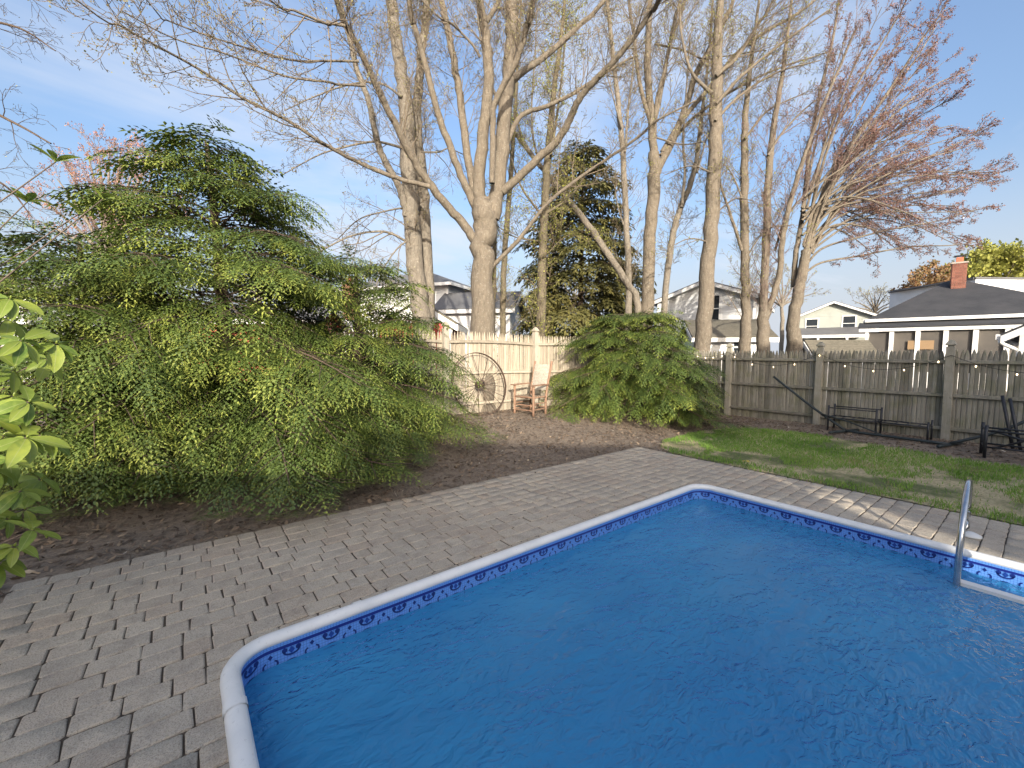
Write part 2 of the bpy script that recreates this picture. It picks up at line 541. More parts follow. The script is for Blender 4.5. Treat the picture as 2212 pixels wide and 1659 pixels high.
row = 0
yt = PAVY1
while yt > -3.2:
    yc = yt - .0673
    spans = [(PAVX0, PAVX1)]
    a, b = pool_x(yc, True), pool_x(yc, False)
    if a is not None: spans = [(PAVX0, a), (b, PAVX1)]
    for s0, s1 in spans:
        x = s0
        while x < s1 - .02:
            li = Rp.choice((0, 1, 1, 2, 2)); l_ = LEN[li]
            if x + l_ > s1 - .07: l_ = s1 - x
            if l_ > .27: l_ = l_ / 2
            li = min(range(3), key=lambda k: abs(LEN[k] - l_))
            pav.append((x + l_ / 2, yc, l_ / LEN[li], li, Rp.randrange(6), Rp.choice((0, 1)), Rp.random(), Rp.uniform(-.0025, .0025), Rp.gauss(0, .006)))
            x += l_
    yt -= .1346; row += 1
paving = empty('paving', (0, 0, 0))
tag(paving, 'grey-beige tumbled concrete paving around the pool', kind='structure')
js = MB(); jm = simple('joint_sand', (.085, .065, .048), (.055, .042, .03), 14, .95, .4, 90)
for (x0, x1, y0, y1) in ((PAVX0 + .02, PAVX1 - .02, 2.60, PAVY1 - .02), (PAVX0 + .02, .12, -3.4, 2.60), (4.93, PAVX1 - .02, -3.4, 2.60)): js.quad((x0, y0, -.009), (x1, y0, -.009), (x1, y1, -.009), (x0, y1, -.009))
for (cx_, cy_, sg) in ((.13, 2.575, 1), (4.915, 2.575, -1)):
    arc_ = [(cx_ + sg * (RX - RX * math.cos(t_)), cy_ - RX + RX * math.sin(t_), -.009) for t_ in np.linspace(0, math.pi / 2, 7)]
    js.quad(*([(cx_ - sg * .02, cy_ + .03, -.009)] + arc_))
js.build('joint_sand', jm, paving)
def seen_size(p):
    x, y = p[0], p[1]
    d = x * ST + y * CT; xc = x * CT - y * ST
    if d < 1.25 or abs(xc) / d > 1.22 or 1.6 / d > 0.96: return 0
    return 1 / (d * d)
pav.sort(key=seen_size, reverse=True)
SM = {}
for k, (v, f, q) in SHAPES.items():
    me = bpy.data.meshes.new('paver'); me.from_pydata([tuple(p) for p in v], [], f + q); me.update(); me.materials.append(M_PAV); SM[k] = me
for (x, y, sx_, li, vv, fl, tone, dz, rz) in pav[:300]:
    o = link('paver', SM[(li, vv)], None, paving)
    o.location = (x, y, dz); o.rotation_euler = (Rp.gauss(0, .003), Rp.gauss(0, .003), rz + fl * math.pi); o.scale = (sx_, 1, 1)
V, FN, FQ, TN, n = [], [], [], [], 0
for (x, y, sx_, li, vv, fl, tone, dz, rz) in pav[300:]:
    v, f, q = SHAPES[(li, vv)]
    c, s = math.cos(rz + fl * math.pi), math.sin(rz + fl * math.pi)
    vx, vy = v[:, 0] * sx_, v[:, 1]
    V.append(np.stack([x + c * vx - s * vy, y + s * vx + c * vy, v[:, 2] + dz], -1))
    FN.append(np.array(f) + n); FQ.append(np.array(q) + n); TN.append(np.full(len(v), tone)); n += len(v)
o = link('farther_pavers', np_mesh('farther_pavers', np.concatenate(V), [np.concatenate(FN), np.concatenate(FQ)], False, {'tone': np.concatenate(TN)}), M_PAVM, paving)
tag(o, 'the smaller looking pavers farther along the deck', kind='stuff')

# ------------------------------------------------------------------ swimming pool
def rrect_path(r, y_low):
    """inner lip from the near long side, round the corners, to the far long side"""
    p = [(PX0, y_low)]
    for y in np.arange(y_low + .4, PY1 - r - .1, .4): p.append((PX0, y))
    for a in np.linspace(math.pi, math.pi / 2, 9): p.append((PX0 + r + r * math.cos(a), PY1 - r + r * math.sin(a)))
    for x in np.arange(PX0 + r + .3, PX1 - r - .15, .3): p.append((x, PY1))
    for a in np.linspace(math.pi / 2, 0, 9): p.append((PX1 - r + r * math.cos(a), PY1 - r + r * math.sin(a)))
    for y in np.arange(PY1 - r - .4, y_low + .1, -.4): p.append((PX1, y))
    p.append((PX1, y_low))
    return np.array(p)
RL = .16
PATH = rrect_path(RL, PY0)
SEG = np.concatenate([[0], np.cumsum(np.linalg.norm(np.diff(PATH, axis=0), axis=1))])
def at_s(s):
    s = np.clip(s, 0, SEG[-1])
    x, y = np.interp(s, SEG, PATH[:, 0]), np.interp(s, SEG, PATH[:, 1])
    return x, y
def frame_s(s):
    e = .012
    x0, y0 = at_s(s - e); x1, y1 = at_s(s + e)
    t = np.array([x1 - x0, y1 - y0]); t /= np.linalg.norm(t)
    x, y = at_s(s)
    return np.array([x, y]), t, np.array([-t[1], t[0]])     # outward is to the left of travel
def sweep(prof, s0, s1, closed=False):
    ss = [s0] + [s for s in SEG if s0 + .01 < s < s1 - .01] + [s1]
    V = []
    for s in ss:
        p, t, o = frame_s(s)
        for (a, z) in prof: V.append((p[0] + o[0] * a, p[1] + o[1] * a, z))
    k = len(prof); F = []
    for i in range(len(ss) - 1):
        for j in range(k - 1): F.append((i * k + j, (i + 1) * k + j, (i + 1) * k + j + 1, i * k + j + 1))
    return V, F, ss
def s_of(x, y):
    return SEG[np.argmin((np.linspace(0, 1, 1) * 0)[0] + np.hypot(PATH[:, 0] - x, PATH[:, 1] - y))]
ss_f = np.linspace(0, SEG[-1], 4000)
xy_f = np.stack(at_s(ss_f), -1)
def s_at(x, y): return float(ss_f[np.argmin(np.hypot(xy_f[:, 0] - x, xy_f[:, 1] - y))])

def mat_coping():
    t = NT('white_coping'); co = t.coord('Object')
    a = t.noise(co, 4, 5, .6); b = t.noise(co, 55, 3, .6)
    col = t.mix(t.rng(a, .4, .7), (.78, .78, .76), (.67, .68, .67))
    col = t.mix(t.math('MULTIPLY', t.rng(b, .62, .75), .35), col, (.35, .34, .33))
    return t.done(t.bsdf(col, .38, t.bump(b, .04, .002)))
M_COP = mat_coping()
def mat_liner():
    t = NT('liner'); pos = t.n('ShaderNodeNewGeometry').outputs['Position']
    sp = t.n('ShaderNodeSeparateXYZ'); t.set(sp.inputs[0], pos); z = sp.outputs[2]
    s = t.attr('run')
    def grid(v, per, wd):
        fr = t.math('FRACT', t.math('DIVIDE', v, per)); return t.math('LESS_THAN', fr, wd)
    g = t.math('MAXIMUM', grid(s, .0165, .11), grid(z, .0165, .11))
    light = t.mix(g, (.13, .32, .76), (.04, .13, .42))
    co = t.coord('Object')
    m = t.noise(co, 2.2, 6, .65)
    deep = t.mix(t.rng(m, .35, .65), (.02, .17, .44), (.035, .23, .55))
    zz = lambda a: t.math('GREATER_THAN', z, a)
    col = t.mix(zz(-.172), deep, (.16, .34, .74))
    col = t.mix(zz(-.164), col, (.03, .12, .42))
    col = t.mix(zz(-.156), col, light)
    col = t.mix(zz(-.043), col, (.008, .02, .21))
    col = t.mix(zz(-.024), col, light)
    col = t.mix(zz(.005), col, (.012, .06, .10))
    return t.done(t.bsdf(col, .42))
M_LINER = mat_liner()
M_NAVY = simple('liner_print_navy', (.006, .018, .15), (.008, .03, .2), 30, .4, 0)
M_MIDB = simple('liner_print_blue', (.015, .06, .34), (.01, .05, .26), 30, .4, 0)

pool = empty('swimming_pool', (2.5, -2, 0))
tag(pool, 'in-ground pool with white coping and patterned blue vinyl liner', 'swimming pool')
def pool_part(name, V, F, mat, sm=False, attr=None, parent=None):
    V = np.array(V) - np.array([2.5, -2, 0])
    return link(name, np_mesh(name, V, [F], sm, attr), mat, parent or pool)
V, F, ss = sweep([(.004, .03), (.004, -.02), (.004, -.16), (.004, -1.6)], .001, SEG[-1] - .001)
run = np.repeat(np.array(ss), 4)
pool_part('liner_wall', V, F, M_LINER, False, {'run': run})
fl = [(2.52 + (p[0] - 2.52) * 1.03, -2 + (p[1] + 2) * 1.02, -1.55) for p in PATH]
o = MB(); o.quad(*[(p[0] - 2.5, p[1] + 2, p[2]) for p in fl][::-1]); o = o.build('liner_floor', M_LINER, pool)
# printed scrolls on the liner (s along the wall, z up)
def arc(cx, cz, rx, rz_, a0, a1, wd, n=10):
    P_ = []
    for a in np.linspace(rad(a0), rad(a1), n):
        P_.append(((cx + (rx - wd / 2) * math.cos(a), cz + (rz_ - wd / 2) * math.sin(a)), (cx + (rx + wd / 2) * math.cos(a), cz + (rz_ + wd / 2) * math.sin(a))))
    return [[P_[i][0], P_[i][1], P_[i + 1][1], P_[i + 1][0]] for i in range(n - 1)]
def diamond(cx, cz, a, b): return [[(cx - a, cz), (cx, cz - b), (cx + a, cz), (cx, cz + b)]]
def blob(cx, cz, a, b):
    q = [(cx + a * math.cos(t), cz + b * math.sin(t)) for t in np.linspace(0, 2 * math.pi, 9)[:-1]]
    return [[q[0], q[1], q[2], q[3]], [q[0], q[3], q[4], q[7]], [q[7], q[4], q[5], q[6]]]
navy = arc(0, -.040, .040, .026, 180, 360, .011) + blob(-.035, -.034, .015, .015) + blob(.035, -.034, .015, .015)
navy += diamond(.106, -.044, .013, .015) + arc(.106 - .019, -.088, .017, .019, 95, 265, .010) + arc(.106 + .019, -.088, .017, .019, -85, 85, .010) + diamond(.106, -.104, .007, .010)
navy += arc(0, -.118, .042, .022, 0, 180, .009) + blob(-.034, -.116, .012, .008) + blob(.034, -.116, .012, .008)
midb = diamond(0, -.040, .017, .021) + diamond(0, -.112, .010, .007)
def print_mesh(polys, off):
    V, F = [], []
    k0, k1 = int(s_at(PX0, 1.2) / .212), int(s_at(PX1, -1.2) / .212)
    for k in range(k0, k1 + 1):
        for q in polys:
            n = len(V)
            for (a, z) in q:
                p, t, o_ = frame_s(k * .212 + a)
                V.append((p[0] - o_[0] * off, p[1] - o_[1] * off, z - .022))
            F.append((n, n + 1, n + 2, n + 3))
    return V, F
V, F = print_mesh(navy, -.0015); o = pool_part('liner_print', V, F, M_NAVY); o['label'] = 'navy scroll print along the liner'; o['kind'] = 'stuff'
V, F = print_mesh(midb, -.001); o = pool_part('liner_print', V, F, M_MIDB); o['label'] = 'mid blue diamonds printed on the liner'; o['kind'] = 'stuff'

PROF = [(.006, -.006), (-.004, .008), (-.003, .024), (.008, .038), (.026, .047), (.05, .047), (.07, .037), (.082, .02), (.085, -.004)]
sN, sL, sF, sR = s_at(PX0, 2.16), s_at(.81, PY1), s_at(4.26, PY1), s_at(PX1, 2.16)
cuts = [(sN - 3, sN, 'coping_rail'), (sN, sL, 'coping_corner'), (sL, sF, 'coping_rail'), (sF, sR, 'coping_corner'), (sR, sR + 3.05, 'coping_rail'), (sR + 3.05, SEG[-1] - .05, 'coping_rail')]
for a, b, nm in cuts:
    V, F, _ = sweep(PROF, a + .001, b - .001); pool_part(nm, V, F, M_COP, True)
big = [(x + (.0035 if x > .04 else -.0035), z + .0035) for x, z in PROF]
for s in (sN, sL, sF, sR, sR + 3.05):
    V, F, _ = sweep([(.006, -.006)] + big + [(.085, -.004)], s - .028, s + .028); pool_part('coping_joint', V, F, M_COP, False)

def mat_water():
    t = NT('pool_water'); pos = t.n('ShaderNodeNewGeometry').outputs['Position']
    m1 = t.n('ShaderNodeMapping'); t.set(m1.inputs[0], pos); m1.inputs['Scale'].default_value = (1.0, 1.7, 1); m1.inputs['Rotation'].default_value = (0, 0, rad(20))
    a = t.noise(m1.outputs[0], 3.2, 3, .55, .6); b = t.noise(m1.outputs[0], 9.5, 2.5, .55, 1.3); c = t.noise(m1.outputs[0], 1.0, 2, .5)
    amp = t.rng(c, .38, .62, .25, 1.0)
    h = t.math('ADD', t.math('MULTIPLY', a, 1.0), t.math('MULTIPLY', t.math('MULTIPLY', b, amp), .85))
    nb = t.bump(h, .8, .055)
    fr = t.node('ShaderNodeFresnel', {'IOR': 1.333, 'Normal': nb}).outputs[0]
    tr = t.node('ShaderNodeBsdfTransparent', {'Color': (.62, .86, .97)})
    gl = t.node('ShaderNodeBsdfGlossy', {'Color': (1, 1, 1), 'Roughness': .015, 'Normal': nb})
    df = t.node('ShaderNodeBsdfDiffuse', {'Normal': nb, 'Color': t.mix(t.rng(t.noise(m1.outputs[0], .7, 5, .6), .35, .65), (.045, .30, .62), (.062, .37, .70))})
    body = t.node('ShaderNodeMixShader', {0: .62, 1: tr.outputs[0], 2: df.outputs[0]})
    return t.done(t.node('ShaderNodeMixShader', {0: fr, 1: body.outputs[0], 2: gl.outputs[0]}))
WZ = -.118
wp = MB(); wp.quad(*[(p[0], p[1], WZ) for p in PATH][::-1])
water = wp.build('pool_water', mat_water())
tag(water, 'rippled blue pool water', kind='structure')

# ladder
M_STEEL = simple('stainless_steel', (.62, .62, .62), (.5, .5, .5), 20, .22, .02, metal=1.0)
M_WPLAS = simple('white_plastic', (.74, .74, .72), (.66, .66, .63), 12, .4, .05)
lad = empty('pool_ladder', (5.47, .12, 0))
tag(lad, 'stainless steel pool ladder with white treads over the coping', 'ladder')
for y in (.36, -.14):
    y_ = y - .12
    pts = spline([(px_, y_ + .028 + .045 * px_, z_) for px_, z_ in ((.0, -.15), (.0, .12), (-.01, .33), (-.10, .475), (-.27, .535), (-.50, .52), (-.72, .44), (-.87, .30), (-.93, .12), (-.95, -.15), (-.95, -.62))], 5)
    MB().tube(pts, .0205, 14).build('rail', M_STEEL, lad, True)
    e = MB(); e.tube([(0, y_, .0), (0, y_, .012), (0, y_, .026), (0, y_, .034)], [.075, .072, .045, .026], 20); e.build('escutcheon', M_WPLAS, lad, True)
    e = MB(); e.tube([(-.95, y_, -.60), (-.95, y_, -.66)], .028, 12); e.build('rubber_foot', M_WPLAS, lad, True)
for z in (-.108, -.36, -.60):
    tr = MB(); tr.box((-.905, -.01, z), (.075, .47, .028)); tr.build('tread', M_WPLAS, lad)

# ------------------------------------------------------------------ wooden fences
def mat_wood(name, ca, cb, dark, mossy=0.0, rv=.25):
    t = NT(name); co = t.coord('Object', (1, 1, .055), rndoff=True); co2 = t.coord('Object', (1, 1, .35), rndoff=True)
    g = t.noise(co, 70, 5, .65); b = t.noise(co2, 7, 5, .6); k = t.noise(co2, 24, 3, .5)
    col = t.mix(t.rng(g, .35, .65), ca, cb)
    col = t.mix(t.math('MULTIPLY', t.rng(b, .48, .7), .6), col, dark)
    col = t.mix(t.math('MULTIPLY', t.rng(k, .66, .74), .7), col, tuple(x * .5 for x in dark))
    if mossy:
        wc = t.n('ShaderNodeNewGeometry').outputs['Position']
        m = t.noise(wc, 3.5, 5, .6); col = t.mix(t.math('MULTIPLY', t.rng(m, .45, .65), mossy), col, (.15, .15, .075))
        w_ = t.noise(co, 40, 4, .6); col = t.mix(t.math('MULTIPLY', t.rng(w_, .62, .75), .45), col, (.42, .40, .35))
    r = t.rng(t.random(), 0, 1, 1 - rv, 1 + rv)
    col = t.mix(1.0, col, t.node('ShaderNodeCombineColor', {0: r, 1: r, 2: r}).outputs[0], 'MULTIPLY')
    return t.done(t.bsdf(col, .85, t.bump(g, .5, .006)))
M_CEDAR = mat_wood('pale_cedar', (.42, .37, .29), (.32, .275, .21), (.24, .20, .15))
M_CEDARP = mat_wood('cedar_post', (.42, .38, .31), (.35, .31, .25), (.28, .245, .19), rv=.1)
M_GREY = mat_wood('weathered_wood', (.31, .29, .24), (.21, .195, .16), (.135, .125, .10), .5, .25)
M_GREYP = mat_wood('weathered_post', (.36, .335, .28), (.28, .26, .21), (.20, .185, .145), .35, .12)

def picket_mesh(wd, ht, th, seed, tip=.13):
    """half-round stockade picket with a gothic tip"""
    R = random.Random(seed)
    w2 = wd / 2
    prof = [(-w2, 0), (-w2, ht - tip), (-w2 * .72, ht - tip * .5), (-w2 * .35, ht - tip * .14), (0, ht + R.uniform(-.008, .006)), (w2 * .35, ht - tip * .14), (w2 * .72, ht - tip * .5), (w2, ht - tip), (w2, 0)]
    V, F = [], []
    k = len(prof)
    for (x, z) in prof: V.append((x, 0, z))                      # back edge
    mid = [(0, -th, 0), (0, -th, ht - tip * .6)]
    for (x, z) in prof: V.append((x * .55, -th * (.92 if z < ht - tip * .3 else .5), z - (.004 if z > 0 else 0)))
    for i in range(k - 1): F.append((i, i + 1, i + 1 + k, i + k))
    F.append(tuple(range(k, 2 * k)))
    F.append(tuple(range(k - 1, -1, -1)))
    me = bpy.data.meshes.new('picket'); me.from_pydata(V, [], F); me.update()
    return me
def post_meshes(ht, wd=.115):
    b = MB()
    s_ = wd / 2
    b.box((0, 0, ht / 2 - .1), (wd, wd, ht + .2))
    c = MB()
    def ringz(z, a): return [(-a, -a, z), (a, -a, z), (a, a, z), (-a, a, z)]
    lv = [(ht, s_ * .72), (ht + .025, s_ * .72), (ht + .03, s_ * 1.18), (ht + .05, s_ * 1.2), (ht + .085, s_ * .85), (ht + .115, s_ * .55), (ht + .13, s_ * .2)]
    for z, a in lv: c.v += ringz(z, a)
    for i in range(len(lv) - 1):
        for j in range(4): c.f.append((i * 4 + j, i * 4 + (j + 1) % 4, i * 4 + 4 + (j + 1) % 4, i * 4 + 4 + j))
    n = len(c.v); c.f.append((n - 4, n - 3, n - 2, n - 1))
    return b.mesh('post'), c.mesh('post_cap')
def fence(label, a, b, posts, hfun, topfun, mats, face, capped=lambda i: True, seed=1, prange=None, bow=0.0, tip=.13):
    """a->b ground line; face is the yard side normal; posts are distances along it"""
    m_pick, m_post = mats
    a, b = Vector((*a, 0)), Vector((*b, 0)); t = (b - a).normalized(); Lg = (b - a).length
    rz = math.atan2(t.y, t.x)
    if Vector((math.sin(rz), -math.cos(rz), 0)).dot(Vector((*face, 0))) < 0: rz += math.pi
    root = empty('stockade_fence', tuple(a))
    tag(root, label, 'fence')
    R = random.Random(seed)
    pm = [picket_mesh(.068, 1.0, .016, seed * 50 + i, tip) for i in range(6)]
    for m_ in pm: m_.materials.append(m_pick)
    nrm = Vector((math.sin(rz), -math.cos(rz), 0))
    s = prange[0] if prange else 0.0
    end = prange[1] if prange else Lg
    while s < end:
        p = a + t * s
        z0 = hfun(p.x, p.y) - .02; z1 = topfun(s) + R.uniform(-.012, .012)
        o = link('picket', R.choice(pm), None, root)
        o.location = tuple(p - a + Vector((0, 0, z0))); o.rotation_euler = (R.gauss(0, .004), R.gauss(0, .006), rz + R.gauss(0, .02))
        o.scale = (R.uniform(.99, 1.06), 1, z1 - z0)
        s += .0662
    for i, ps in enumerate(posts):
        p = a + t * ps; g = hfun(p.x, p.y); ht = topfun(ps) + .055 - g
        pb, pc = post_meshes(ht)
        off = nrm * .075
        o = link('post', pb, m_post, root); o.location = tuple(p - a + off + Vector((0, 0, g))); o.rotation_euler = (R.gauss(0, .006), R.gauss(0, .006), rz)
        if capped(i):
            c = link('post_cap', pc, m_post, o)
        if i + 1 < len(posts):
            q = posts[i + 1]
            for k, fr in enumerate((.865, .49, .115)):
                zs = []
                ends = []
                for u in np.linspace(ps + .055, q - .055, 7):
                    pp = a + t * u; gg = hfun(pp.x, pp.y)
                    gg0 = hfun(*(a + t * ps)[:2]) * (1 - (u - ps) / (q - ps)) + hfun(*(a + t * q)[:2]) * (u - ps) / (q - ps)
                    w_ = math.sin(math.pi * (u - ps) / (q - ps)) * bow * (1 if k == 0 else .4 if k == 1 else 0)
                    ends.append(pp - a + nrm * .045 + Vector((0, 0, gg0 + fr * (topfun(u) - gg0) + w_)))
                bm_ = MB()
                hh, dd = .033, .024
                for e_ in ends:
                    for (du, dz) in ((-1, -1), (1, -.75), (1, .75), (-1, 1)):
                        bm_.v.append(tuple(e_ + nrm * du * dd + Vector((0, 0, dz * hh))))
                for i_ in range(6):
                    for j_ in range(4): bm_.f.append((i_ * 4 + j_, i_ * 4 + (j_ + 1) % 4, i_ * 4 + 4 + (j_ + 1) % 4, i_ * 4 + 4 + j_))
                bm_.f += [(0, 1, 2, 3), (24, 27, 26, 25)]
                bm_.build('rail', m_pick if k < 3 else m_post, root)
    return root
FY, FXX = 8.0, 11.2
backposts = [s - 1.98 for s in (1.98, 4.42, 6.96, 9.3, 11.1)]
fence('pale sunlit cedar picket fence behind the iron wheel and chair', (1.98, FY), (FXX, FY), backposts, hz,
      lambda s: 2.05 + .02 * math.sin(s * .8) + .01 * s * .5, (M_CEDAR, M_CEDARP), (0, -1), seed=2, bow=.03, prange=(.0, 9.2))
sidep = [7.97 - y for y in (7.97, 6.9, 5.13, 3.17, 1.145, -.9, -2.9)]
fence('grey weathered picket fence hung with string lights along the lawn', (FXX, 7.97), (FXX, -3.0), sidep, hz,
      lambda s: 1.70 if s > 1 else 1.9 - .2 * smooth(s), (M_GREY, M_GREYP), (-1, 0), seed=3, prange=(.2, 10.9), tip=.075)

# ------------------------------------------------------------------ string lights on the grey fence
M_CORD = simple('black_cord', (.015, .015, .013), None, 10, .6, 0)
def mat_bulb():
    t = NT('lit_bulb'); b = t.bsdf((.8, .75, .6), .2); t.set(b.inputs['Emission Color'], (1, .74, .42)); t.set(b.inputs['Emission Strength'], 1.6); return t.done(b)
M_BULB = mat_bulb()
sl = empty('string_light', (FXX - .16, 5.2, 1.6))
tag(sl, 'drooping cord of small warm bulbs strung along the grey fence', 'string lights')
Rb = random.Random(4)
anch = [(6.1, 1.62), (5.13, 1.66), (3.17, 1.62), (1.145, 1.60), (-.9, 1.62)]
cord = []
for (y0, z0), (y1, z1) in zip(anch, anch[1:]):
    sag = .30 if y0 < 6 else .1
    for k in range(13):
        u = k / 13
        cord.append((.005 * math.sin(k), y0 + (y1 - y0) * u - 5.2, z0 + (z1 - z0) * u - 4 * sag * u * (1 - u) - 1.6))
MB().tube(cord, .0045, 5).build('cord', M_CORD, sl)
for i in range(2, len(cord), 3):
    p = cord[i]
    if Rb.random() < .12: continue
    b = MB(); b.tube([(0, 0, 0), (0, 0, -.022)], .008, 6)
    so = b.build('socket', M_CORD, sl); so.location = p; so.rotation_euler = (Rb.uniform(-.3, .3), Rb.uniform(-.3, .3), 0)
    b = MB(); b.tube([(0, 0, -.022), (0, 0, -.03), (0, 0, -.042), (0, 0, -.055), (0, 0, -.062)], [.006, .010, .012, .009, .002], 8)
    b.build('bulb', M_BULB, so, True)

# ------------------------------------------------------------------ iron wheel
M_RUST = simple('rusty_iron', (.105, .068, .047), (.065, .044, .033), 14, .8, .35, 60)
def wagon_wheel():
    # centre and lean: wheel stands on the soil and leans back on the fence rails
    r = .70
    cx = 5.13
    yb = FY - .50
    zb = hz(cx, yb) - .015
    lean = rad(13.5)
    root = empty('iron_wheel', (cx, yb, zb))
    root.rotation_euler = (-lean, 0, 0)
    tag(root, 'large rusty iron wagon wheel leaning on the pale fence', 'wheel')
    rim = MB(); n = 56
    prof = [(r - .012, -.024), (r, -.026), (r, .026), (r - .012, .024)]
    for i in range(n):
        a = 2 * math.pi * i / n
        for (q, y) in prof: rim.v.append((q * math.sin(a), y, r + q * math.cos(a)))
    for i in range(n):
        for j in range(4): rim.f.append((i * 4 + j, i * 4 + (j + 1) % 4, ((i + 1) % n) * 4 + (j + 1) % 4, ((i + 1) % n) * 4 + j))
    rim.build('rim', M_RUST, root, False)
    hub = MB(); hub.tube([(0, -.13, r), (0, -.125, r), (0, -.10, r), (0, -.09, r), (0, -.03, r), (0, .03, r), (0, .09, r), (0, .12, r)], [.02, .05, .052, .075, .066, .062, .072, .05], 16)
    h = hub.build('hub', M_RUST, root, True)
    MB().tube([(0, -.131, r), (0, -.137, r)], .024, 12).build('bore_disc', simple('bore_shade', (.01, .008, .007), None, 5, .9, 0), h)  # solid disc, its near-black colour stands in for shade inside the bore
    for i in range(20):
        a = 2 * math.pi * (i + .5) / 20
        side = -1 if i % 2 else 1
        MB().tube([(.055 * math.sin(a), side * .075, r + .055 * math.cos(a)), ((r - .008) * math.sin(a), side * .012, r + (r - .008) * math.cos(a))], .006, 6).build('spoke', M_RUST, root, True)
wagon_wheel()

# ------------------------------------------------------------------ rustic armchair
def armchair():
    M_LOG = mat_wood('red_cedar_pole', (.31, .19, .125), (.24, .145, .095), (.17, .10, .07), rv=.12)
    M_WEAVE = simple('woven_cotton', (.56, .52, .45), (.40, .36, .30), 25, .9, .5, 120)
    M_SEAT = simple('woven_rush', (.24, .19, .14), (.15, .115, .08), 30, .9, .6, 110)
    base = (6.22, 7.22, 0)
    z0 = hz(6.22, 7.2) - .02
    root = empty('rustic_armchair', (base[0], base[1], z0), rad(-80))
    tag(root, 'weathered pole armchair with white woven back beside the wheel', 'chair')
    def pole(name, pts, r, parent=root, mat=M_LOG):
        R = random.Random(str(pts)); p = spline(pts, 3)
        rr = [r * R.uniform(.92, 1.08) for _ in p]
        return MB().tube(p, rr, 9).build(name, mat, parent, True)
    W_, D_ = .27, .25
    # front legs up to the arms, back posts leaning
    for sx_ in (-1, 1):
        pole('leg', [(sx_ * W_, -D_, 0), (sx_ * W_ * 1.01, -D_, .35), (sx_ * W_, -D_, .655)], .029)
        pole('back_post', [(sx_ * W_ * .82, D_, 0), (sx_ * W_ * .83, D_ + .01, .42), (sx_ * W_ * .86, D_ + .11, .85), (sx_ * W_ * .9, D_ + .19, 1.19)], .026)
        # flat paddle arm
        a = MB()
        top = [(-.05, -D_ - .09), (.05, -D_ - .09), (.055, -D_ + .05), (.035, .1), (.02, D_ + .06), (-.02, D_ + .06), (-.035, .1), (-.055, -D_ + .05)]
        a.prism([(sx_ * W_ + x, y, .655 + .01 * (y > 0)) for x, y in top], (0, 0, .024)); a.build('arm', M_LOG, root)
        for z in (.13, .26): pole('side_stretcher', [(sx_ * W_, -D_, z), (sx_ * W_ * .92, 0, z + .004), (sx_ * W_ * .83, D_, z)], .014)
        pole('side_rail', [(sx_ * W_, -D_, .40), (sx_ * W_ * .92, 0, .40), (sx_ * W_ * .83, D_, .39)], .018)
    for z, rr in ((.11, .015), (.22, .015), (.40, .02)): pole('front_stretcher', [(-W_, -D_, z), (0, -D_, z + .006), (W_, -D_, z)], rr)
    for z in (.16, .39): pole('rear_stretcher', [(-W_ * .83, D_, z), (0, D_, z), (W_ * .83, D_, z)], .015)
    for z, y in ((1.10, .16), (.56, .04)): pole('back_rail', [(-W_ * .88, D_ + y, z), (0, D_ + y + .01, z), (W_ * .88, D_ + y, z)], .015)
    # woven seat: overlapping strands
    for k in range(12):
        y = -D_ + .02 + k * (2 * D_ - .04) / 11
        s = MB(); ww = W_ * (1 - .17 * (k / 11))
        pts = [(x * ww, y, .408 - .018 * (1 - x * x) + .006 * (-1) ** (k + j)) for j, x in enumerate(np.linspace(-1, 1, 9))]
        s.tube(pts, .021, 6); s.build('seat_strand', M_SEAT, root, True)
    # woven back: horizontal straps with a slight belly
    n = 17
    for k in range(n):
        u = k / (n - 1); z = .56 + u * .54; y = D_ + .04 + .12 * u
        s = MB()
        xs = np.linspace(-1, 1, 13)
        top = [(x * W_ * .80, y - .035 + .02 * (x * x) + .004 * (-1) ** (j + k), z + .0135) for j, x in enumerate(xs)]
        bot = [(x * W_ * .80, y - .035 + .02 * (x * x) + .004 * (-1) ** (j + k), z - .0135) for j, x in enumerate(xs)]
        for j in range(12):
            s.quad(bot[j], bot[j + 1], top[j + 1], top[j])
            s.quad(*[(q[0], q[1] + .012, q[2]) for q in (top[j], top[j + 1], bot[j + 1], bot[j])])
        s.build('back_strap', M_WEAVE, root)
armchair()

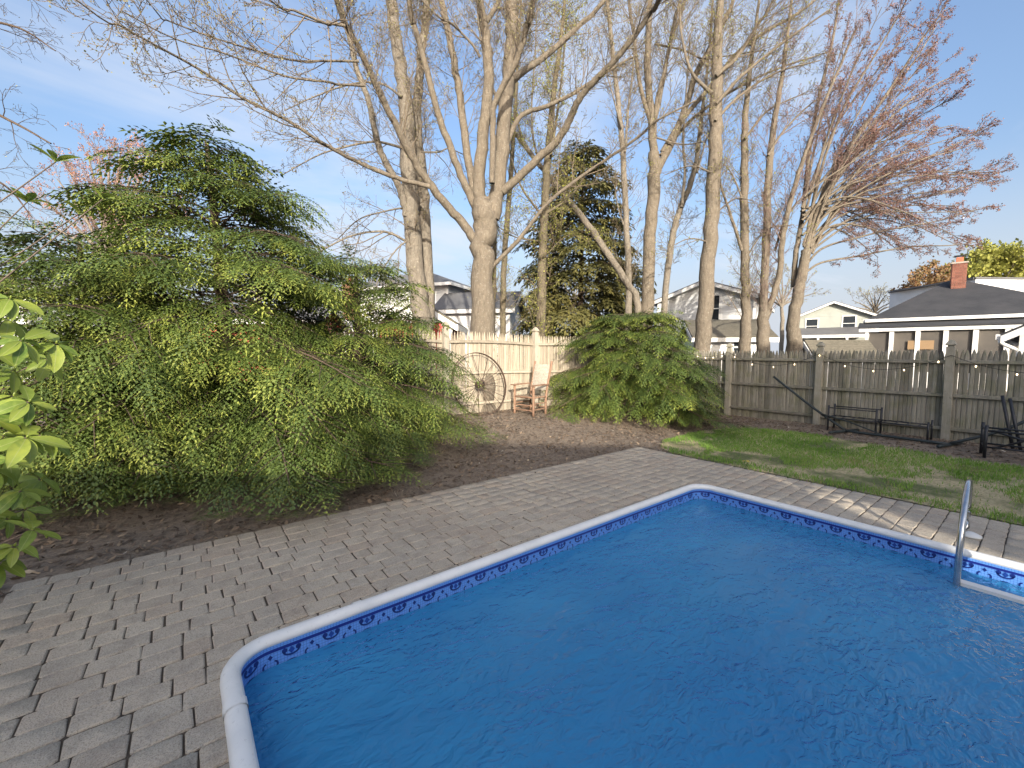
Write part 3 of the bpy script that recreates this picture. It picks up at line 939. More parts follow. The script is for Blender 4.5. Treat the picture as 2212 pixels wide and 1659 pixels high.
# ------------------------------------------------------------------ dark metal frames by the grey fence
M_TUBE = simple('dark_green_metal', (.018, .026, .028), (.03, .04, .042), 18, .5, .1, 60)
M_BLACK = simple('black_metal', (.014, .015, .02), (.024, .025, .03), 18, .45, .1, 60)
def gpt(x, y, z=0.0): return (x, y, hz(x, y) + z)
def frames():
    g = lambda x, y, z: Vector((x, y, hz(x, y) + z))
    o0 = g(10.35, 1.8, 0)
    r = empty('hammock_stand', tuple(o0)); tag(r, 'dark green tubular hammock stand with a raised arm lying by the grey fence', 'hammock stand')
    def tb(name, pts, rr, parent=r, k=4, org=o0, mat=M_TUBE):
        return MB().tube(spline([tuple(Vector(p) - org) for p in pts], k), rr, 10).build(name, mat, parent, True)
    tb('base_tube', [g(10.42, 2.48, .035), g(10.36, 1.8, .035), g(10.28, 1.0, .035)], .026)
    tb('foot_tube', [g(9.98, 2.62, .03), g(10.42, 2.48, .03), g(10.8, 2.36, .03)], .027)
    tb('arm_tube', [g(10.42, 2.48, .05), g(10.5, 3.05, .42), g(10.62, 3.9, 1.05)], .024)
    tb('foot_tube', [g(9.95, 1.1, .03), g(10.28, 1.0, .03), g(10.7, .9, .03)], .027)
    tb('arm_tube', [g(10.28, 1.0, .05), g(10.42, .5, .30), g(10.55, .1, .60), g(10.65, -.3, .9)], .024)
    tb('brace', [g(10.44, 2.9, .33), g(10.42, 2.5, .24), g(10.37, 1.9, .05)], .012)
    o1 = g(10.75, 2.0, 0)
    b = empty('bed_frame', tuple(o1)); tag(b, 'low black metal daybed frame standing behind the hammock stand', 'frame')
    def bt(name, p, q, rr): return tb(name, [p, (Vector(p) + Vector(q)) / 2, q], rr, b, 1, o1, M_BLACK)
    ys = (2.78, 2.02, 1.30)
    for y, top in zip(ys, (.52, .52, .36)):
        for x in (10.45, 10.85): bt('leg', g(x, y, 0), g(x, y, top), .017)
        bt('cross_bar', g(10.45, y, .27), g(10.85, y, .27), .011)
    for x in (10.45, 10.85):
        bt('long_rail', g(x, 2.78, .27), g(x, 2.02, .27), .014); bt('long_rail', g(x, 2.02, .27), g(x, 1.30, .27), .014)
        bt('top_rail', g(x, 2.78, .47), g(x, 2.02, .47), .012)
    for k in range(9):
        y = 2.70 - k * .16
        s = MB(); s.bar(g(10.46, y, .285) - o1, g(10.84, y, .285) - o1, .03, .005); s.build('slat', M_BLACK, b)
    o2 = g(10.1, .2, 0)
    c = empty('folded_frame', tuple(o2)); tag(c, 'folded black metal chair frame with crossed legs nearest the picture edge', 'frame')
    def ct(name, p, q, rr): return tb(name, [p, (Vector(p) + Vector(q)) / 2, q], rr, c, 1, o2, M_BLACK)
    for (x, y, h_) in ((9.62, .56, .50), (9.98, .62, .50), (9.62, -.25, .50), (9.98, -.2, .50)): ct('leg', g(x, y, 0), g(x, y, h_), .021)
    for z in (.17, .42):
        ct('rail', g(9.62, .56, z), g(9.62, -.25, z), .014); ct('rail', g(9.98, .62, z), g(9.98, -.2, z), .014); ct('rail', g(9.62, .56, z), g(9.98, .62, z), .014)
    ct('back_upright', g(10.05, .30, .12), g(10.2, .46, .92), .021); ct('back_upright', g(10.05, .22, .10), g(10.2, .38, .88), .021)
    ct('cross_leg', g(9.8, .5, .12), g(9.9, -.3, .55), .015); ct('cross_leg', g(9.8, .5, .40), g(9.9, -.3, .12), .015)
frames()

# ------------------------------------------------------------------ houses
def mat_roof(name, c1, c2):
    t = NT(name); co = t.coord('Object')
    n = t.noise(co, 1.2, 4, .6); n2 = t.noise(co, 40, 3, .7)
    co3 = t.coord('Object', (3.2, 3.2, 9)); k = t.noise(co3, 4, 2, .5)
    sp = t.n('ShaderNodeSeparateXYZ'); t.set(sp.inputs[0], t.coord('Object')); fr = t.math('FRACT', t.math('MULTIPLY', sp.outputs[2], 13.0))
    col = t.mix(t.rng(n, .35, .65), c1, c2)
    col = t.mix(t.math('MULTIPLY', t.rng(k, .4, .65), .4), col, tuple(x * 1.6 for x in c1))
    col = t.mix(t.math('MULTIPLY', t.math('LESS_THAN', fr, .16), .5), col, tuple(x * .45 for x in c1))
    return t.done(t.bsdf(col, .9, t.bump(t.math('ADD', n2, fr), .4, .012)))
M_ROOFD = mat_roof('dark_shingles', (.028, .03, .035), (.05, .05, .055))
M_ROOFG = mat_roof('grey_shingles', (.11, .11, .115), (.15, .15, .15))
M_ROOFB = mat_roof('mossy_shingles', (.14, .125, .095), (.10, .092, .07))
M_WHITE = simple('white_siding', (.72, .73, .74), (.62, .63, .64), 1.5, .6, .05)
M_TRIM = simple('white_trim', (.76, .76, .75), (.68, .68, .66), 3, .5, .05)
M_SAGE = simple('sage_siding', (.36, .38, .345), (.30, .32, .29), 1.5, .65, .05)
M_RED = simple('red_barn_paint', (.40, .035, .03), (.30, .03, .025), 3, .6, .1)
M_DOOR = simple('orange_red_door', (.42, .075, .03), None, 3, .4, 0)
M_DARK = simple('dark_interior', (.03, .028, .026), (.05, .045, .04), 3, .8, 0)
M_SCREEN = simple('porch_screen', (.06, .055, .05), (.10, .088, .075), 1.2, .6, 0)
M_BRICK = None
def mat_brick():
    t = NT('chimney_brick'); r = t.random()
    col = t.mix(r, (.17, .06, .042), (.28, .11, .075)); n = t.noise(t.coord('Object', rndoff=True), 40, 4); col = t.mix(t.rng(n, .5, .75), col, (.30, .2, .16))
    return t.done(t.bsdf(col, .9, t.bump(n, .4, .005)))
M_BRICK = mat_brick()
M_MORTAR = simple('mortar', (.42, .38, .33), (.34, .30, .26), 30, .95, .3)
def mat_glass():
    t = NT('window_glass'); return t.done(t.bsdf((.025, .03, .036), .06, None))
M_GLASS = mat_glass()
M_SOFFIT = simple('pale_soffit', (.6, .6, .59), None, 3, .7, 0)

def clap(b, x0, x1, z0, z1, y, half=None, step=.13):
    """clapboards on the plane y (facing -y); half(z) clips the half width about the middle"""
    z = z0
    while z < z1 - .01:
        zt = min(z + step, z1)
        if half is None: a0, a1, c0, c1 = x0, x1, x0, x1
        else:
            m = (x0 + x1) / 2; h0, h1 = half(z), half(zt)
            a0, a1, c0, c1 = m - h0, m + h0, m - h1, m + h1
        b.quad((a0, y - .022, z), (a1, y - .022, z), (c1, y - .006, zt), (c0, y - .006, zt))
        b.quad((a0, y, z), (a1, y, z), (a1, y - .022, z), (a0, y - .022, z))
        z = zt
    return b
def rotz(V, k):
    c, s = [(1, 0), (0, 1), (-1, 0), (0, -1)][k]
    return [(c * x - s * y, s * x + c * y, z) for x, y, z in V]
def house(name, label, cat, xc, d, yaw, w_, l_, eave, pitch, mats, roof='gable_front', over=.35, wins=(), group=None, fascia=True):
    """front face looks along local -y; xc,d camera-frame position of the centre; wins: (side, x, z, w, h)"""
    mw, mr = mats
    X, Y = cw(xc, d)
    root = empty(name, (X, Y, 0), yaw - TH)
    tag(root, label, cat, group)
    b = MB()
    rise = {'gable_front': w_ / 2, 'gable_side': l_ / 2, 'hip': min(w_, l_) / 2}[roof] * pitch
    for k, (ww, dd) in enumerate(((w_, l_), (l_, w_), (w_, l_), (l_, w_))):
        t = MB(); clap(t, -ww / 2, ww / 2, 0, eave, -dd / 2)
        gable = (roof == 'gable_front' and k in (0, 2)) or (roof == 'gable_side' and k in (1, 3))
        if gable: clap(t, -ww / 2, ww / 2, eave, eave + rise - .02, -dd / 2, lambda z: max(.0, ww / 2 * (1 - (z - eave) / rise)))
        n = len(b.v); b.v += rotz(t.v, k); b.f += [tuple(i + n for i in f) for f in t.f]
    b.build('siding', mw, root)
    for sx_ in (-1, 1):
        for sy_ in (-1, 1): MB().box((sx_ * (w_ / 2 + .012), sy_ * (l_ / 2 + .012), eave / 2), (.12, .12, eave)).build('corner_board', M_TRIM, root)
    r = MB(); th = .13
    if roof in ('gable_front', 'gable_side'):
        half = (w_ if roof == 'gable_front' else l_) / 2; ln = (l_ if roof == 'gable_front' else w_) / 2 + over
        e = half + over; ze = eave - over * pitch; zr = eave + rise
        for sgn in (-1, 1):
            poly = [(sgn * e, -ln, ze), (0, -ln, zr), (0, ln, zr), (sgn * e, ln, ze)]
            if roof == 'gable_side': poly = [(y, x, z) for x, y, z in poly]
            q = r.prism(poly, (0, 0, th))
        rf = r.build('roof', mr, root)
        f = MB()
        for sgn in (-1, 1):
            for en in (-1, 1):
                poly = [(sgn * e, en * (ln + .004), ze - .10), (0, en * (ln + .004), zr - .10), (0, en * (ln + .004), zr + th * .55), (sgn * e, en * (ln + .004), ze + th * .55)]
                if roof == 'gable_side': poly = [(y, x, z) for x, y, z in poly]
                f.prism(poly, (0, en * .03, 0) if roof == 'gable_front' else (en * .03, 0, 0))
            cc = (sgn * (e + .012), 0, ze + .0); sz = (.05, 2 * ln, .17)
            if roof == 'gable_side': cc, sz = (0, cc[0], cc[2]), (sz[1], sz[0], sz[2])
            f.box(cc, sz)
        f.build('fascia', M_TRIM, root)
    else:
        hx, hy = w_ / 2 + over, l_ / 2 + over; ze = eave - .02; zr = eave + min(hx, hy) * pitch
        if hx >= hy: r0, r1 = (-(hx - hy), 0, zr), (hx - hy, 0, zr)
        else: r0, r1 = (0, -(hy - hx), zr), (0, hy - hx, zr)
        A, B_, C_, D_ = (-hx, -hy, ze), (hx, -hy, ze), (hx, hy, ze), (-hx, hy, ze)
        if hx >= hy:
            r.quad(A, B_, r1, r0); r.quad(C_, D_, r0, r1); r.quad(D_, A, r0); r.quad(B_, C_, r1)
        else:
            r.quad(A, B_, r0); r.quad(C_, D_, r1); r.quad(D_, A, r0, r1); r.quad(B_, C_, r1, r0)
        r.quad(D_, C_, B_, A)
        rf = r.build('roof', mr, root)
        f = MB()
        f.box((0, -hy - .012, ze - .02), (2 * hx, .07, .15)).box((0, hy + .012, ze - .02), (2 * hx, .07, .15)).box((-hx - .012, 0, ze - .02), (.07, 2 * hy, .15)).box((hx + .012, 0, ze - .02), (.07, 2 * hy, .15))
        f.build('gutter', M_TRIM, root)
    for (side, x, z, ww, hh) in wins:
        window(root, side, x, z, ww, hh, w_, l_)
    return root, rf
def window(root, side, x, z, ww, hh, w_, l_, trim=.10):
    y = -(l_ if side in (0, 2) else w_) / 2 - .03
    f = MB()
    f.box((x - ww / 2 - trim / 2, y - .01, z), (trim, .05, hh + 2 * trim)).box((x + ww / 2 + trim / 2, y - .01, z), (trim, .05, hh + 2 * trim))
    f.box((x, y - .011, z + hh / 2 + trim / 2), (ww, .05, trim)).box((x, y - .016, z - hh / 2 - trim / 2), (ww + 2 * trim + .06, .07, trim * .9))
    f.box((x, y, z), (ww, .03, .05))
    f.v = rotz(f.v, side); fo = f.build('window', M_TRIM, root)
    for s_ in (-1, 1):
        p = MB(); p.box((x, y + .008, z + s_ * (hh / 4 + .012)), (ww, .012, hh / 2 - .026)); p.v = rotz(p.v, side); p.build('pane', M_GLASS, fo)
def chimney(parent, c, wd, dp, ht, pot=True):
    """bricks laid one by one round a mortar core; c is the local base point"""
    core = MB(); core.box((c[0], c[1], c[2] + ht / 2), (wd - .02, dp - .02, ht)); co = core.build('chimney', M_MORTAR, parent)
    bm_ = MB(); bm_.box((0, 0, 0), (1, 1, 1)); me = bm_.mesh('brick'); me.materials.append(M_BRICK)
    nb = max(2, round(wd / .215)); bl = wd / nb; k = 0; z = c[2]
    while z < c[2] + ht - .03:
        for side in (-1, 1):
            for i in range(nb):
                off = (.5 * bl if k % 2 else 0)
                x0 = -wd / 2 + i * bl + off; x1 = min(x0 + bl, wd / 2)
                for (a, b_) in ((x0, x1),) + (((-wd / 2, -wd / 2 + off),) if (off and i == 0) else ()):
                    if b_ - a < .03: continue
                    if side > 0: continue
                    o = link('brick', me, None, co); o.location = (c[0] + (a + b_) / 2, c[1] - dp / 2, z + .035); o.scale = (b_ - a - .012, .03, .06)
        for i in range(max(1, round(dp / .215))):
            bd = dp / max(1, round(dp / .215))
            for sx_ in (-1, 1):
                o = link('brick', me, None, co); o.location = (c[0] + sx_ * wd / 2, c[1] - dp / 2 + (i + .5) * bd, z + .035); o.scale = (.03, bd - .012, .06)
        z += .075; k += 1
    if pot:
        MB().box((c[0], c[1], c[2] + ht + .03), (wd + .1, dp + .1, .07)).build('crown_slab', M_MORTAR, co)
        MB().box((c[0], c[1], c[2] + ht + .19), (wd * .5, dp * .5, .26)).build('flue', simple('flue_clay', (.5, .16, .09), None, 10, .8, .1), co)
        MB().box((c[0], c[1], c[2] + ht + .40), (wd * .85, dp * .85, .03)).build('rain_cap', M_BLACK, co)
def hpx(px, d): return (px - 1106) / FD * d
def zpx(py, d): return CAMZ + (763.2 - py) / FD * d

# white house seen between the maple trunks
r, rf = house('white_house', 'white clapboard house with grey hip roof behind the maple trunks', 'house', hpx(925, 27), 27, rad(-22), 7.6, 8.0, zpx(630, 24), .38, (M_WHITE, M_ROOFG), 'hip', .45,
              ((0, 1.3, 2.6, .8, 1.3), (0, -1.9, 2.6, .8, 1.3), (0, 2.2, 5.1, .35, .35)))
chimney(r, (-1.7, -4.9, zpx(690, 22)), .5, .5, 1.9)
r, _ = house('side_wing', 'low white wing with a grey gable roof beside the white house', 'house', hpx(1040, 21), 21.5, rad(-12), 3.4, 3.0, zpx(672, 21), .55, (M_WHITE, M_ROOFG), 'gable_side', .3)
# red shed
r, _ = house('garden_shed', 'red shed with a white gable just beyond the pale fence', 'shed', hpx(905, 13), 13.6, rad(0), 2.1, 2.4, zpx(702, 13), .62, (M_RED, M_ROOFB), 'gable_front', .22)
g = MB(); hh = 2.1 / 2
g.prism([(-hh + .0, -1.245, zpx(702, 13) + .0), (hh, -1.245, zpx(702, 13) + .0), (0, -1.245, zpx(702, 13) + hh * .62)], (0, -.02, 0)); g.build('gable_panel', M_TRIM, r)
# orange-red wall showing through the hemlock
r, _ = house('red_garage', 'low orange-red building glimpsed through the hemlock branches', 'garage', hpx(570, 17), 17.5, rad(4), 4.6, 3.4, zpx(698, 17), .35, (simple('orange_red_paint', (.62, .12, .07), None, 3, .5, 0), M_ROOFG), 'gable_side', .3)
r, _ = house('grey_roof_house', 'house with a pale grey roof at the edge behind the hemlock', 'house', hpx(20, 21), 22, rad(-8), 9, 6, zpx(640, 20), .3, (M_WHITE, M_ROOFG), 'gable_side', .5)
# white two storey house right of the spruce
d0 = 24.5
r, rf = house('tall_white_house', 'tall white gabled house behind the leaning trunks', 'house', hpx(1500, d0) + 1.2, d0, rad(-35), 4.4, 7.6, zpx(646, 21.5), .36, (M_WHITE, M_ROOFG), 'gable_front', .3,
              ((0, .35, zpx(668, 21.5), .7, 1.25), (1, 1.2, zpx(670, 21.5), .7, 1.2), (1, -2.2, zpx(670, 22), .7, 1.2)))
r, _ = house('white_garage', 'low white garage with a dark roof in front of the tall white house', 'garage', hpx(1572, 18.5), 19.2, rad(-12), 2.6, 3.4, zpx(726, 17.5), .42, (M_WHITE, M_ROOFB), 'gable_side', .3,
              ((0, .3, zpx(748, 17.5), .5, .55),))
# sage gable house
d0 = 41
sw = (1898 - 1722) / FD * 38.5 * .8
r, _ = house('sage_house', 'sage green gabled house with white window trim beyond the grey fence', 'house', hpx(1808, d0), d0 + 1, rad(-36), sw * .93, 8, zpx(680, 38.5), .44, (M_SAGE, M_ROOFG), 'gable_front', .45,
             ((0, -1.55, zpx(698, 37), .85, 1.25), (0, 1.15, zpx(694, 37), .85, 1.25)))
pz = zpx(722, 36); l2 = -4
p = MB(); p.prism([(-sw * .5, l2 - .05, pz + .75), (sw * .5, l2 - .05, pz + .75), (sw * .5, l2 - 2.1, pz + .1), (-sw * .5, l2 - 2.1, pz + .1)], (0, 0, .1)); p.build('porch_roof', M_ROOFG, r)
MB().box((0, l2 - 2.1, pz - .02), (sw, .1, .24)).build('porch_beam', M_TRIM, r)
for x in (-.49, -.17, .17, .49): MB().box((x * sw, l2 - 2.05, (pz - .1) / 2), (.16, .16, pz - .1)).build('porch_post', M_TRIM, r)
dr = MB(); dr.box((-1.75, l2 - .06, 1.25), (1.0, .06, 2.3)); dr = dr.build('door', M_DOOR, r)
MB().box((-1.75 , l2 - .095, 1.85), (.5, .02, .5)).build('door_glass', M_GLASS, dr)
MB().box((.5, l2 - .05, 1.6), (1.6, .05, 1.3)).build('porch_window', M_GLASS, r)
# dark hip roofed house with a screened porch
def porch_house():
    A = Vector((hpx(1868, 22), 22.0)); B_ = Vector((hpx(2215, 18.4), 18.4))
    t = (B_ - A); ln = t.length; t.normalize(); yaw = math.atan2(t.y, t.x)
    nrm = Vector((-t.y, t.x))
    w_ = ln + 2.2
    c = A + t * (w_ / 2) + nrm * 4.0
    X, Y = cw(c.x, c.y)
    root = empty('porch_house', (X, Y, 0), yaw - TH)
    tag(root, 'dark hip-roofed house with a screened porch and brick chimney', 'house')
    ze = zpx(689, 22) ; zr = 5.55
    hx, hy = w_ / 2 + .1, 4.0
    r_ = MB(); rx = hx - hy * 1.08
    ax = -.55
    r0, r1 = (ax - .25, 0, zr), (ax + .25, 0, zr)
    A_, B2, C_, D_ = (-hx, -hy, ze), (hx, -hy, ze), (hx, hy, ze), (-hx, hy, ze)
    r_.quad(A_, B2, r1, r0); r_.quad(C_, D_, r0, r1); r_.quad(D_, A_, r0); r_.quad(B2, C_, r1); r_.quad(D_, C_, B2, A_)
    rf = r_.build('roof', M_ROOFD, root)
    MB().box((0, -hy - .03, ze - .04), (2 * hx, .12, .15)).box((-hx - .03, 0, ze - .04), (.12, 2 * hy, .15)).build('gutter', M_TRIM, root)
    # body behind the porch
    b = MB(); clap(b, -hx + .5, hx - .5, 0, ze - .1, -hy + 2.3); b.build('siding', M_SCREEN, root)
    MB().box((-hx + .5, 1, (ze - .1) / 2), (.1, 5.4, ze - .1)).build('end_wall', M_WHITE, root)
    zp = zpx(712, 22)
    p_ = MB(); p_.prism([(-hx - .25, -hy - .75, zp + .10), (hx, -hy - .75, zp + .10), (hx, -hy + .2, zp + .36), (-hx - .25, -hy + .2, zp + .36)], (0, 0, .06)); p_.build('porch_roof', M_ROOFD, root)
    MB().box((0, -hy - .7, zp - .0), (2 * hx + .4, .09, .15)).build('porch_beam', M_TRIM, root)
    n = 9
    for i in range(n):
        x = -hx + .12 + i * (2 * hx - .3) / (n - 1) * 1.0
        MB().box((x, -hy - .62, zp / 2 - .05), (.17 if i else .12, .14, zp - .1)).build('porch_post', M_TRIM, root)
        if i < n - 1:
            x1 = x + (2 * hx - .3) / (n - 1)
            s_ = MB(); s_.box(((x + x1) / 2, -hy - .56, zp / 2 + .35), (x1 - x - .17, .012, zp - .9)); s_.build('screen', M_SCREEN, root)
            MB().box(((x + x1) / 2, -hy - .60, .75), (x1 - x - .17, .07, .1)).build('sill', M_TRIM, root)
            MB().box(((x + x1) / 2, -hy - .58, .35), (x1 - x - .17, .03, .7)).build('knee_wall', M_TRIM, root)
    MB().box((-hx + 2.1, -hy - .66, zp - .75), (.9, .01, .42)).build('bamboo_blind', simple('tan_blind', (.30, .20, .11), None, 20, .8, .1, stretch=(1, 1, 8)), root)
    chimney(rf, (ax + .1, -.75, zr - .62), .52, .46, 1.35)
porch_house()
# long white building behind it
d0 = 30
Xc = hpx(2091, d0)
r = empty('white_barn', (*cw(Xc, d0), 0), rad(2) - TH)
tag(r, 'long white sided building rising behind the dark roofed house', 'building')
zt = zpx(601, d0)
b = MB(); clap(b, 0, 12, 0, zt, 0, step=.2); b.build('siding', M_WHITE, r)
b = MB(); clap(b, 0, 7, 0, zt, 0, step=.2); a_ = rad(86)
b.v = [(x * math.cos(a_) - (-y) * math.sin(a_) * -1 * 0 - y * math.sin(a_), x * math.sin(a_) + y * math.cos(a_), z) for x, y, z in b.v]; b.build('siding', M_WHITE, r)
MB().box((6, 3, zt + .06), (12.2, 6.2, .12)).build('roof_edge', M_ROOFG, r)
ee = (7 * math.cos(a_), 7 * math.sin(a_))
MB().bar((0, 0, zt + .06), (ee[0], ee[1], zt + .06), .3, .12).build('roof_edge', M_ROOFG, r)
# little play house roof just over the grey fence
r, _ = house('play_house', 'small mossy-roofed playhouse peeking over the grey fence', 'playhouse', hpx(1824, 13.2), 13.6, rad(-6), (1892 - 1772) / FD * 13, 1.1, zpx(774, 13), .9, (M_TRIM, M_ROOFB), 'gable_side', .1)
# neighbour's house at the picture edge with its downspout
yw = rad(-51.85); kx, kd = hpx(2206, 10.4), 10.4
ccx = kx + 2.6 * math.cos(yw) - 3 * math.sin(yw); ccd = kd + 2.6 * math.sin(yw) + 3 * math.cos(yw)
r, _ = house('near_house', 'pale grey house corner with a white downspout at the picture edge', 'house', ccx, ccd, yw, 5.2, 6, zpx(706, 10), .62, (simple('pale_grey_siding', (.60, .62, .66), None, 2, .6, 0), M_ROOFD), 'gable_front', .36)
zz = zpx(706, 10) - .2
MB().box((-2.98, -.1, zz + .03), (.13, 6.5, .13)).build('gutter', M_TRIM, r)
MB().tube(spline([(-2.96, -3.2, zz - .03), (-2.95, -3.2, zz - .12), (-2.72, -3.1, zz - .28), (-2.66, -3.08, zz - .42), (-2.66, -3.08, .1)], 4), .045, 8).build('downspout', M_TRIM, r, True)

# the houses behind the photographer that shade the pool
r, _ = house('own_house', 'house behind the camera whose roof shades the pool', 'house', 2.2, -9.0, rad(0), 4.3, 8.0, 3.45, .36, (M_WHITE, M_ROOFD), 'gable_side', .4)
r, _ = house('house_wing', 'lower wing of the house behind the camera', 'house', -8.0, -9.0, rad(0), 15.4, 8.0, 3.06, .28, (M_WHITE, M_ROOFD), 'gable_side', .4)
r, _ = house('shading_house', 'taller house behind the camera that shades the lawn', 'house', 10.35, -9.0, rad(0), 9.4, 8.0, 5.75, .36, (M_WHITE, M_ROOFD), 'gable_front', .3)

# ------------------------------------------------------------------ bare spring trees
def mat_bark(name, c1, c2, lichen, speck=.4):
    t = NT(name); wc = t.n('ShaderNodeNewGeometry').outputs['Position']
    m = t.n('ShaderNodeMapping'); t.set(m.inputs[0], wc); m.inputs['Scale'].default_value = (1, 1, .28)
    a = t.noise(m.outputs[0], 22, 6, .65); b = t.noise(wc, 5, 4, .6); c = t.noise(wc, 26, 3, .6)
    col = t.mix(t.rng(a, .35, .65), c1, c2)
    col = t.mix(t.math('MULTIPLY', t.rng(b, .45, .65), .5), col, tuple(x * .62 for x in c1))
    col = t.mix(t.math('MULTIPLY', t.rng(c, .58, .68), speck), col, lichen)
    return t.done(t.bsdf(col, .92, t.bump(t.math('ADD', a, t.math('MULTIPLY', b, .8)), 1.0, .035)))
M_BARK = mat_bark('maple_bark', (.205, .172, .13), (.13, .106, .08), (.36, .34, .28))
M_BARKM = mat_bark('mossy_bark', (.17, .14, .095), (.11, .09, .06), (.22, .23, .09), .75)
M_BARKG = mat_bark('grey_bark', (.235, .205, .165), (.155, .133, .105), (.40, .38, .32))
M_TWIG = simple('twig_bark', (.22, .175, .125), (.155, .12, .085), 3, .9, 0)
M_TWIGR = simple('reddish_twig', (.22, .165, .14), (.17, .12, .10), 3, .9, 0)
def mat_bud(name, ramp, tr=.3):
    t = NT(name); a = t.attr('tone')
    r = t.n('ShaderNodeValToRGB'); t.set(r.inputs[0], a); e = r.color_ramp.elements
    e[0].color = (*ramp[0], 1); e[1].color = (*ramp[-1], 1)
    for i, c in enumerate(ramp[1:-1]): k = e.new((i + 1) / (len(ramp) - 1)); k.color = (*c, 1)
    b = t.bsdf(r.outputs[0], .7); x = t.node('ShaderNodeBsdfTranslucent', {'Color': r.outputs[0]})
    return t.done(t.node('ShaderNodeMixShader', {0: tr, 1: b.outputs[0], 2: x.outputs[0]}))
M_BUDG = mat_bud('olive_buds', [(.17, .135, .085), (.24, .21, .10), (.34, .33, .13)])
M_BUDY = mat_bud('yellow_green_leaflets', [(.14, .13, .045), (.26, .27, .06), (.42, .42, .09)])
M_BUDR = mat_bud('red_buds', [(.19, .11, .10), (.25, .125, .11), (.27, .17, .13)])
M_HBARK = mat_bark('dark_bark', (.12, .085, .06), (.08, .055, .04), (.2, .18, .14), .2)
M_BUDP = mat_bud('pink_buds', [(.30, .13, .12), (.42, .20, .16), (.42, .26, .16)])

class Crown:
    """grows twigs from limbs; collects tubes and bud positions"""
    def __init__(s, seed, up=.10, wig=.22, rmin=.0042, ratio=(.5, .5, .5), kids=(12, 7, 4), ang=(30, 58)):
        s.R = random.Random(seed); s.tw = Tubes(); s.buds = []; s.up, s.wig, s.rmin, s.ratio, s.kids, s.ang = up, wig, rmin, ratio, kids, ang
        s.bias = (0, 0, 0)
    def grow(s, p, d, ln, r, lev):
        R = s.R; n = (6, 5, 4, 2)[min(lev, 3)]
        st = ln / n; pts, rs = [p], [r]
        dx, dy, dz = d; x, y, z = p
        w_ = s.wig * (1, 1.15, 1.35, 1.5)[min(lev, 3)]; dirs = []
        for i in range(n):
            dx += R.gauss(0, w_) * .55 + s.bias[0]; dy += R.gauss(0, w_) * .55 + s.bias[1]; dz += R.gauss(0, w_) * .5 + s.up + s.bias[2]
            l = math.sqrt(dx * dx + dy * dy + dz * dz); dx, dy, dz = dx / l, dy / l, dz / l
            x += dx * st; y += dy * st; z += dz * st
            pts.append((x, y, z)); dirs.append((dx, dy, dz)); rs.append(max(s.rmin * .8, r * (1 - .8 * (i + 1) / n)))
        s.tw.add(pts, rs, (5, 4, 3, 3)[min(lev, 3)])
        s.spawn(pts, dirs, rs, ln, lev + 1)
        if lev >= 2:
            s.buds.append((pts[-1], dirs[-1]))
            if R.random() < .5: s.buds.append((pts[1], dirs[1]))
    def spawn(s, pts, dirs, rs, ln, lev, f0=.18, count=None, lens=None):
        if lev > 3: return
        R = s.R; k = count if count is not None else s.kids[lev - 1]
        n = len(pts) - 1
        for j in range(k):
            f = f0 + (1 - f0) * (j + R.random()) / k
            u = min(f * n, n - 1e-4); i = int(u); a = u - i
            p = tuple(pts[i][q] * (1 - a) + pts[i + 1][q] * a for q in range(3))
            d = dirs[min(i, len(dirs) - 1)]
            th = rad(R.uniform(*s.ang)); ph = R.uniform(0, 6.283)
            v = Vector(d); o = v.orthogonal().normalized(); b = v.cross(o)
            nd = v * math.cos(th) + (o * math.cos(ph) + b * math.sin(ph)) * math.sin(th)
            base = (lens if lens else ln * s.ratio[min(lev - 1, 2)]) * (1.05 - .55 * f) * R.uniform(.6, 1.25)
            r = max(s.rmin, min(rs[i] * .55, base * .0095))
            s.grow(p, tuple(nd), base, r, lev)

def bud_mesh(buds, size, seed, per=3, tone=(0, 1), keep=1.0):
    R = np.random.RandomState(seed); n = len(buds)
    p = np.repeat(np.array([b[0] for b in buds]), per, 0); d = np.repeat(np.array([b[1] for b in buds]), per, 0)
    k = R.rand(len(p)) < keep; p, d = p[k], d[k]; m = len(p)
    e = R.normal(0, .55, (m, 3)) + d * .6; e /= np.linalg.norm(e, axis=1, keepdims=True)
    f = np.cross(e, R.normal(0, 1, (m, 3))); f /= np.linalg.norm(f, axis=1, keepdims=True) + 1e-9
    l = (R.uniform(.5, 1.2, m) * size)[:, None]
    p = p + R.normal(0, size * .6, (m, 3))
    V = np.stack([p, p + e * l * .5 + f * l * .33, p + e * l, p + e * l * .5 - f * l * .33], 1)
    i = np.arange(m)[:, None] * 4
    t = np.clip(tone[0] + (tone[1] - tone[0]) * R.rand(m), 0, 1)
    return np_mesh('buds', V.reshape(-1, 3), [i + np.array([[0, 1, 2, 3]])], False, {'tone': np.repeat(t, 4)})

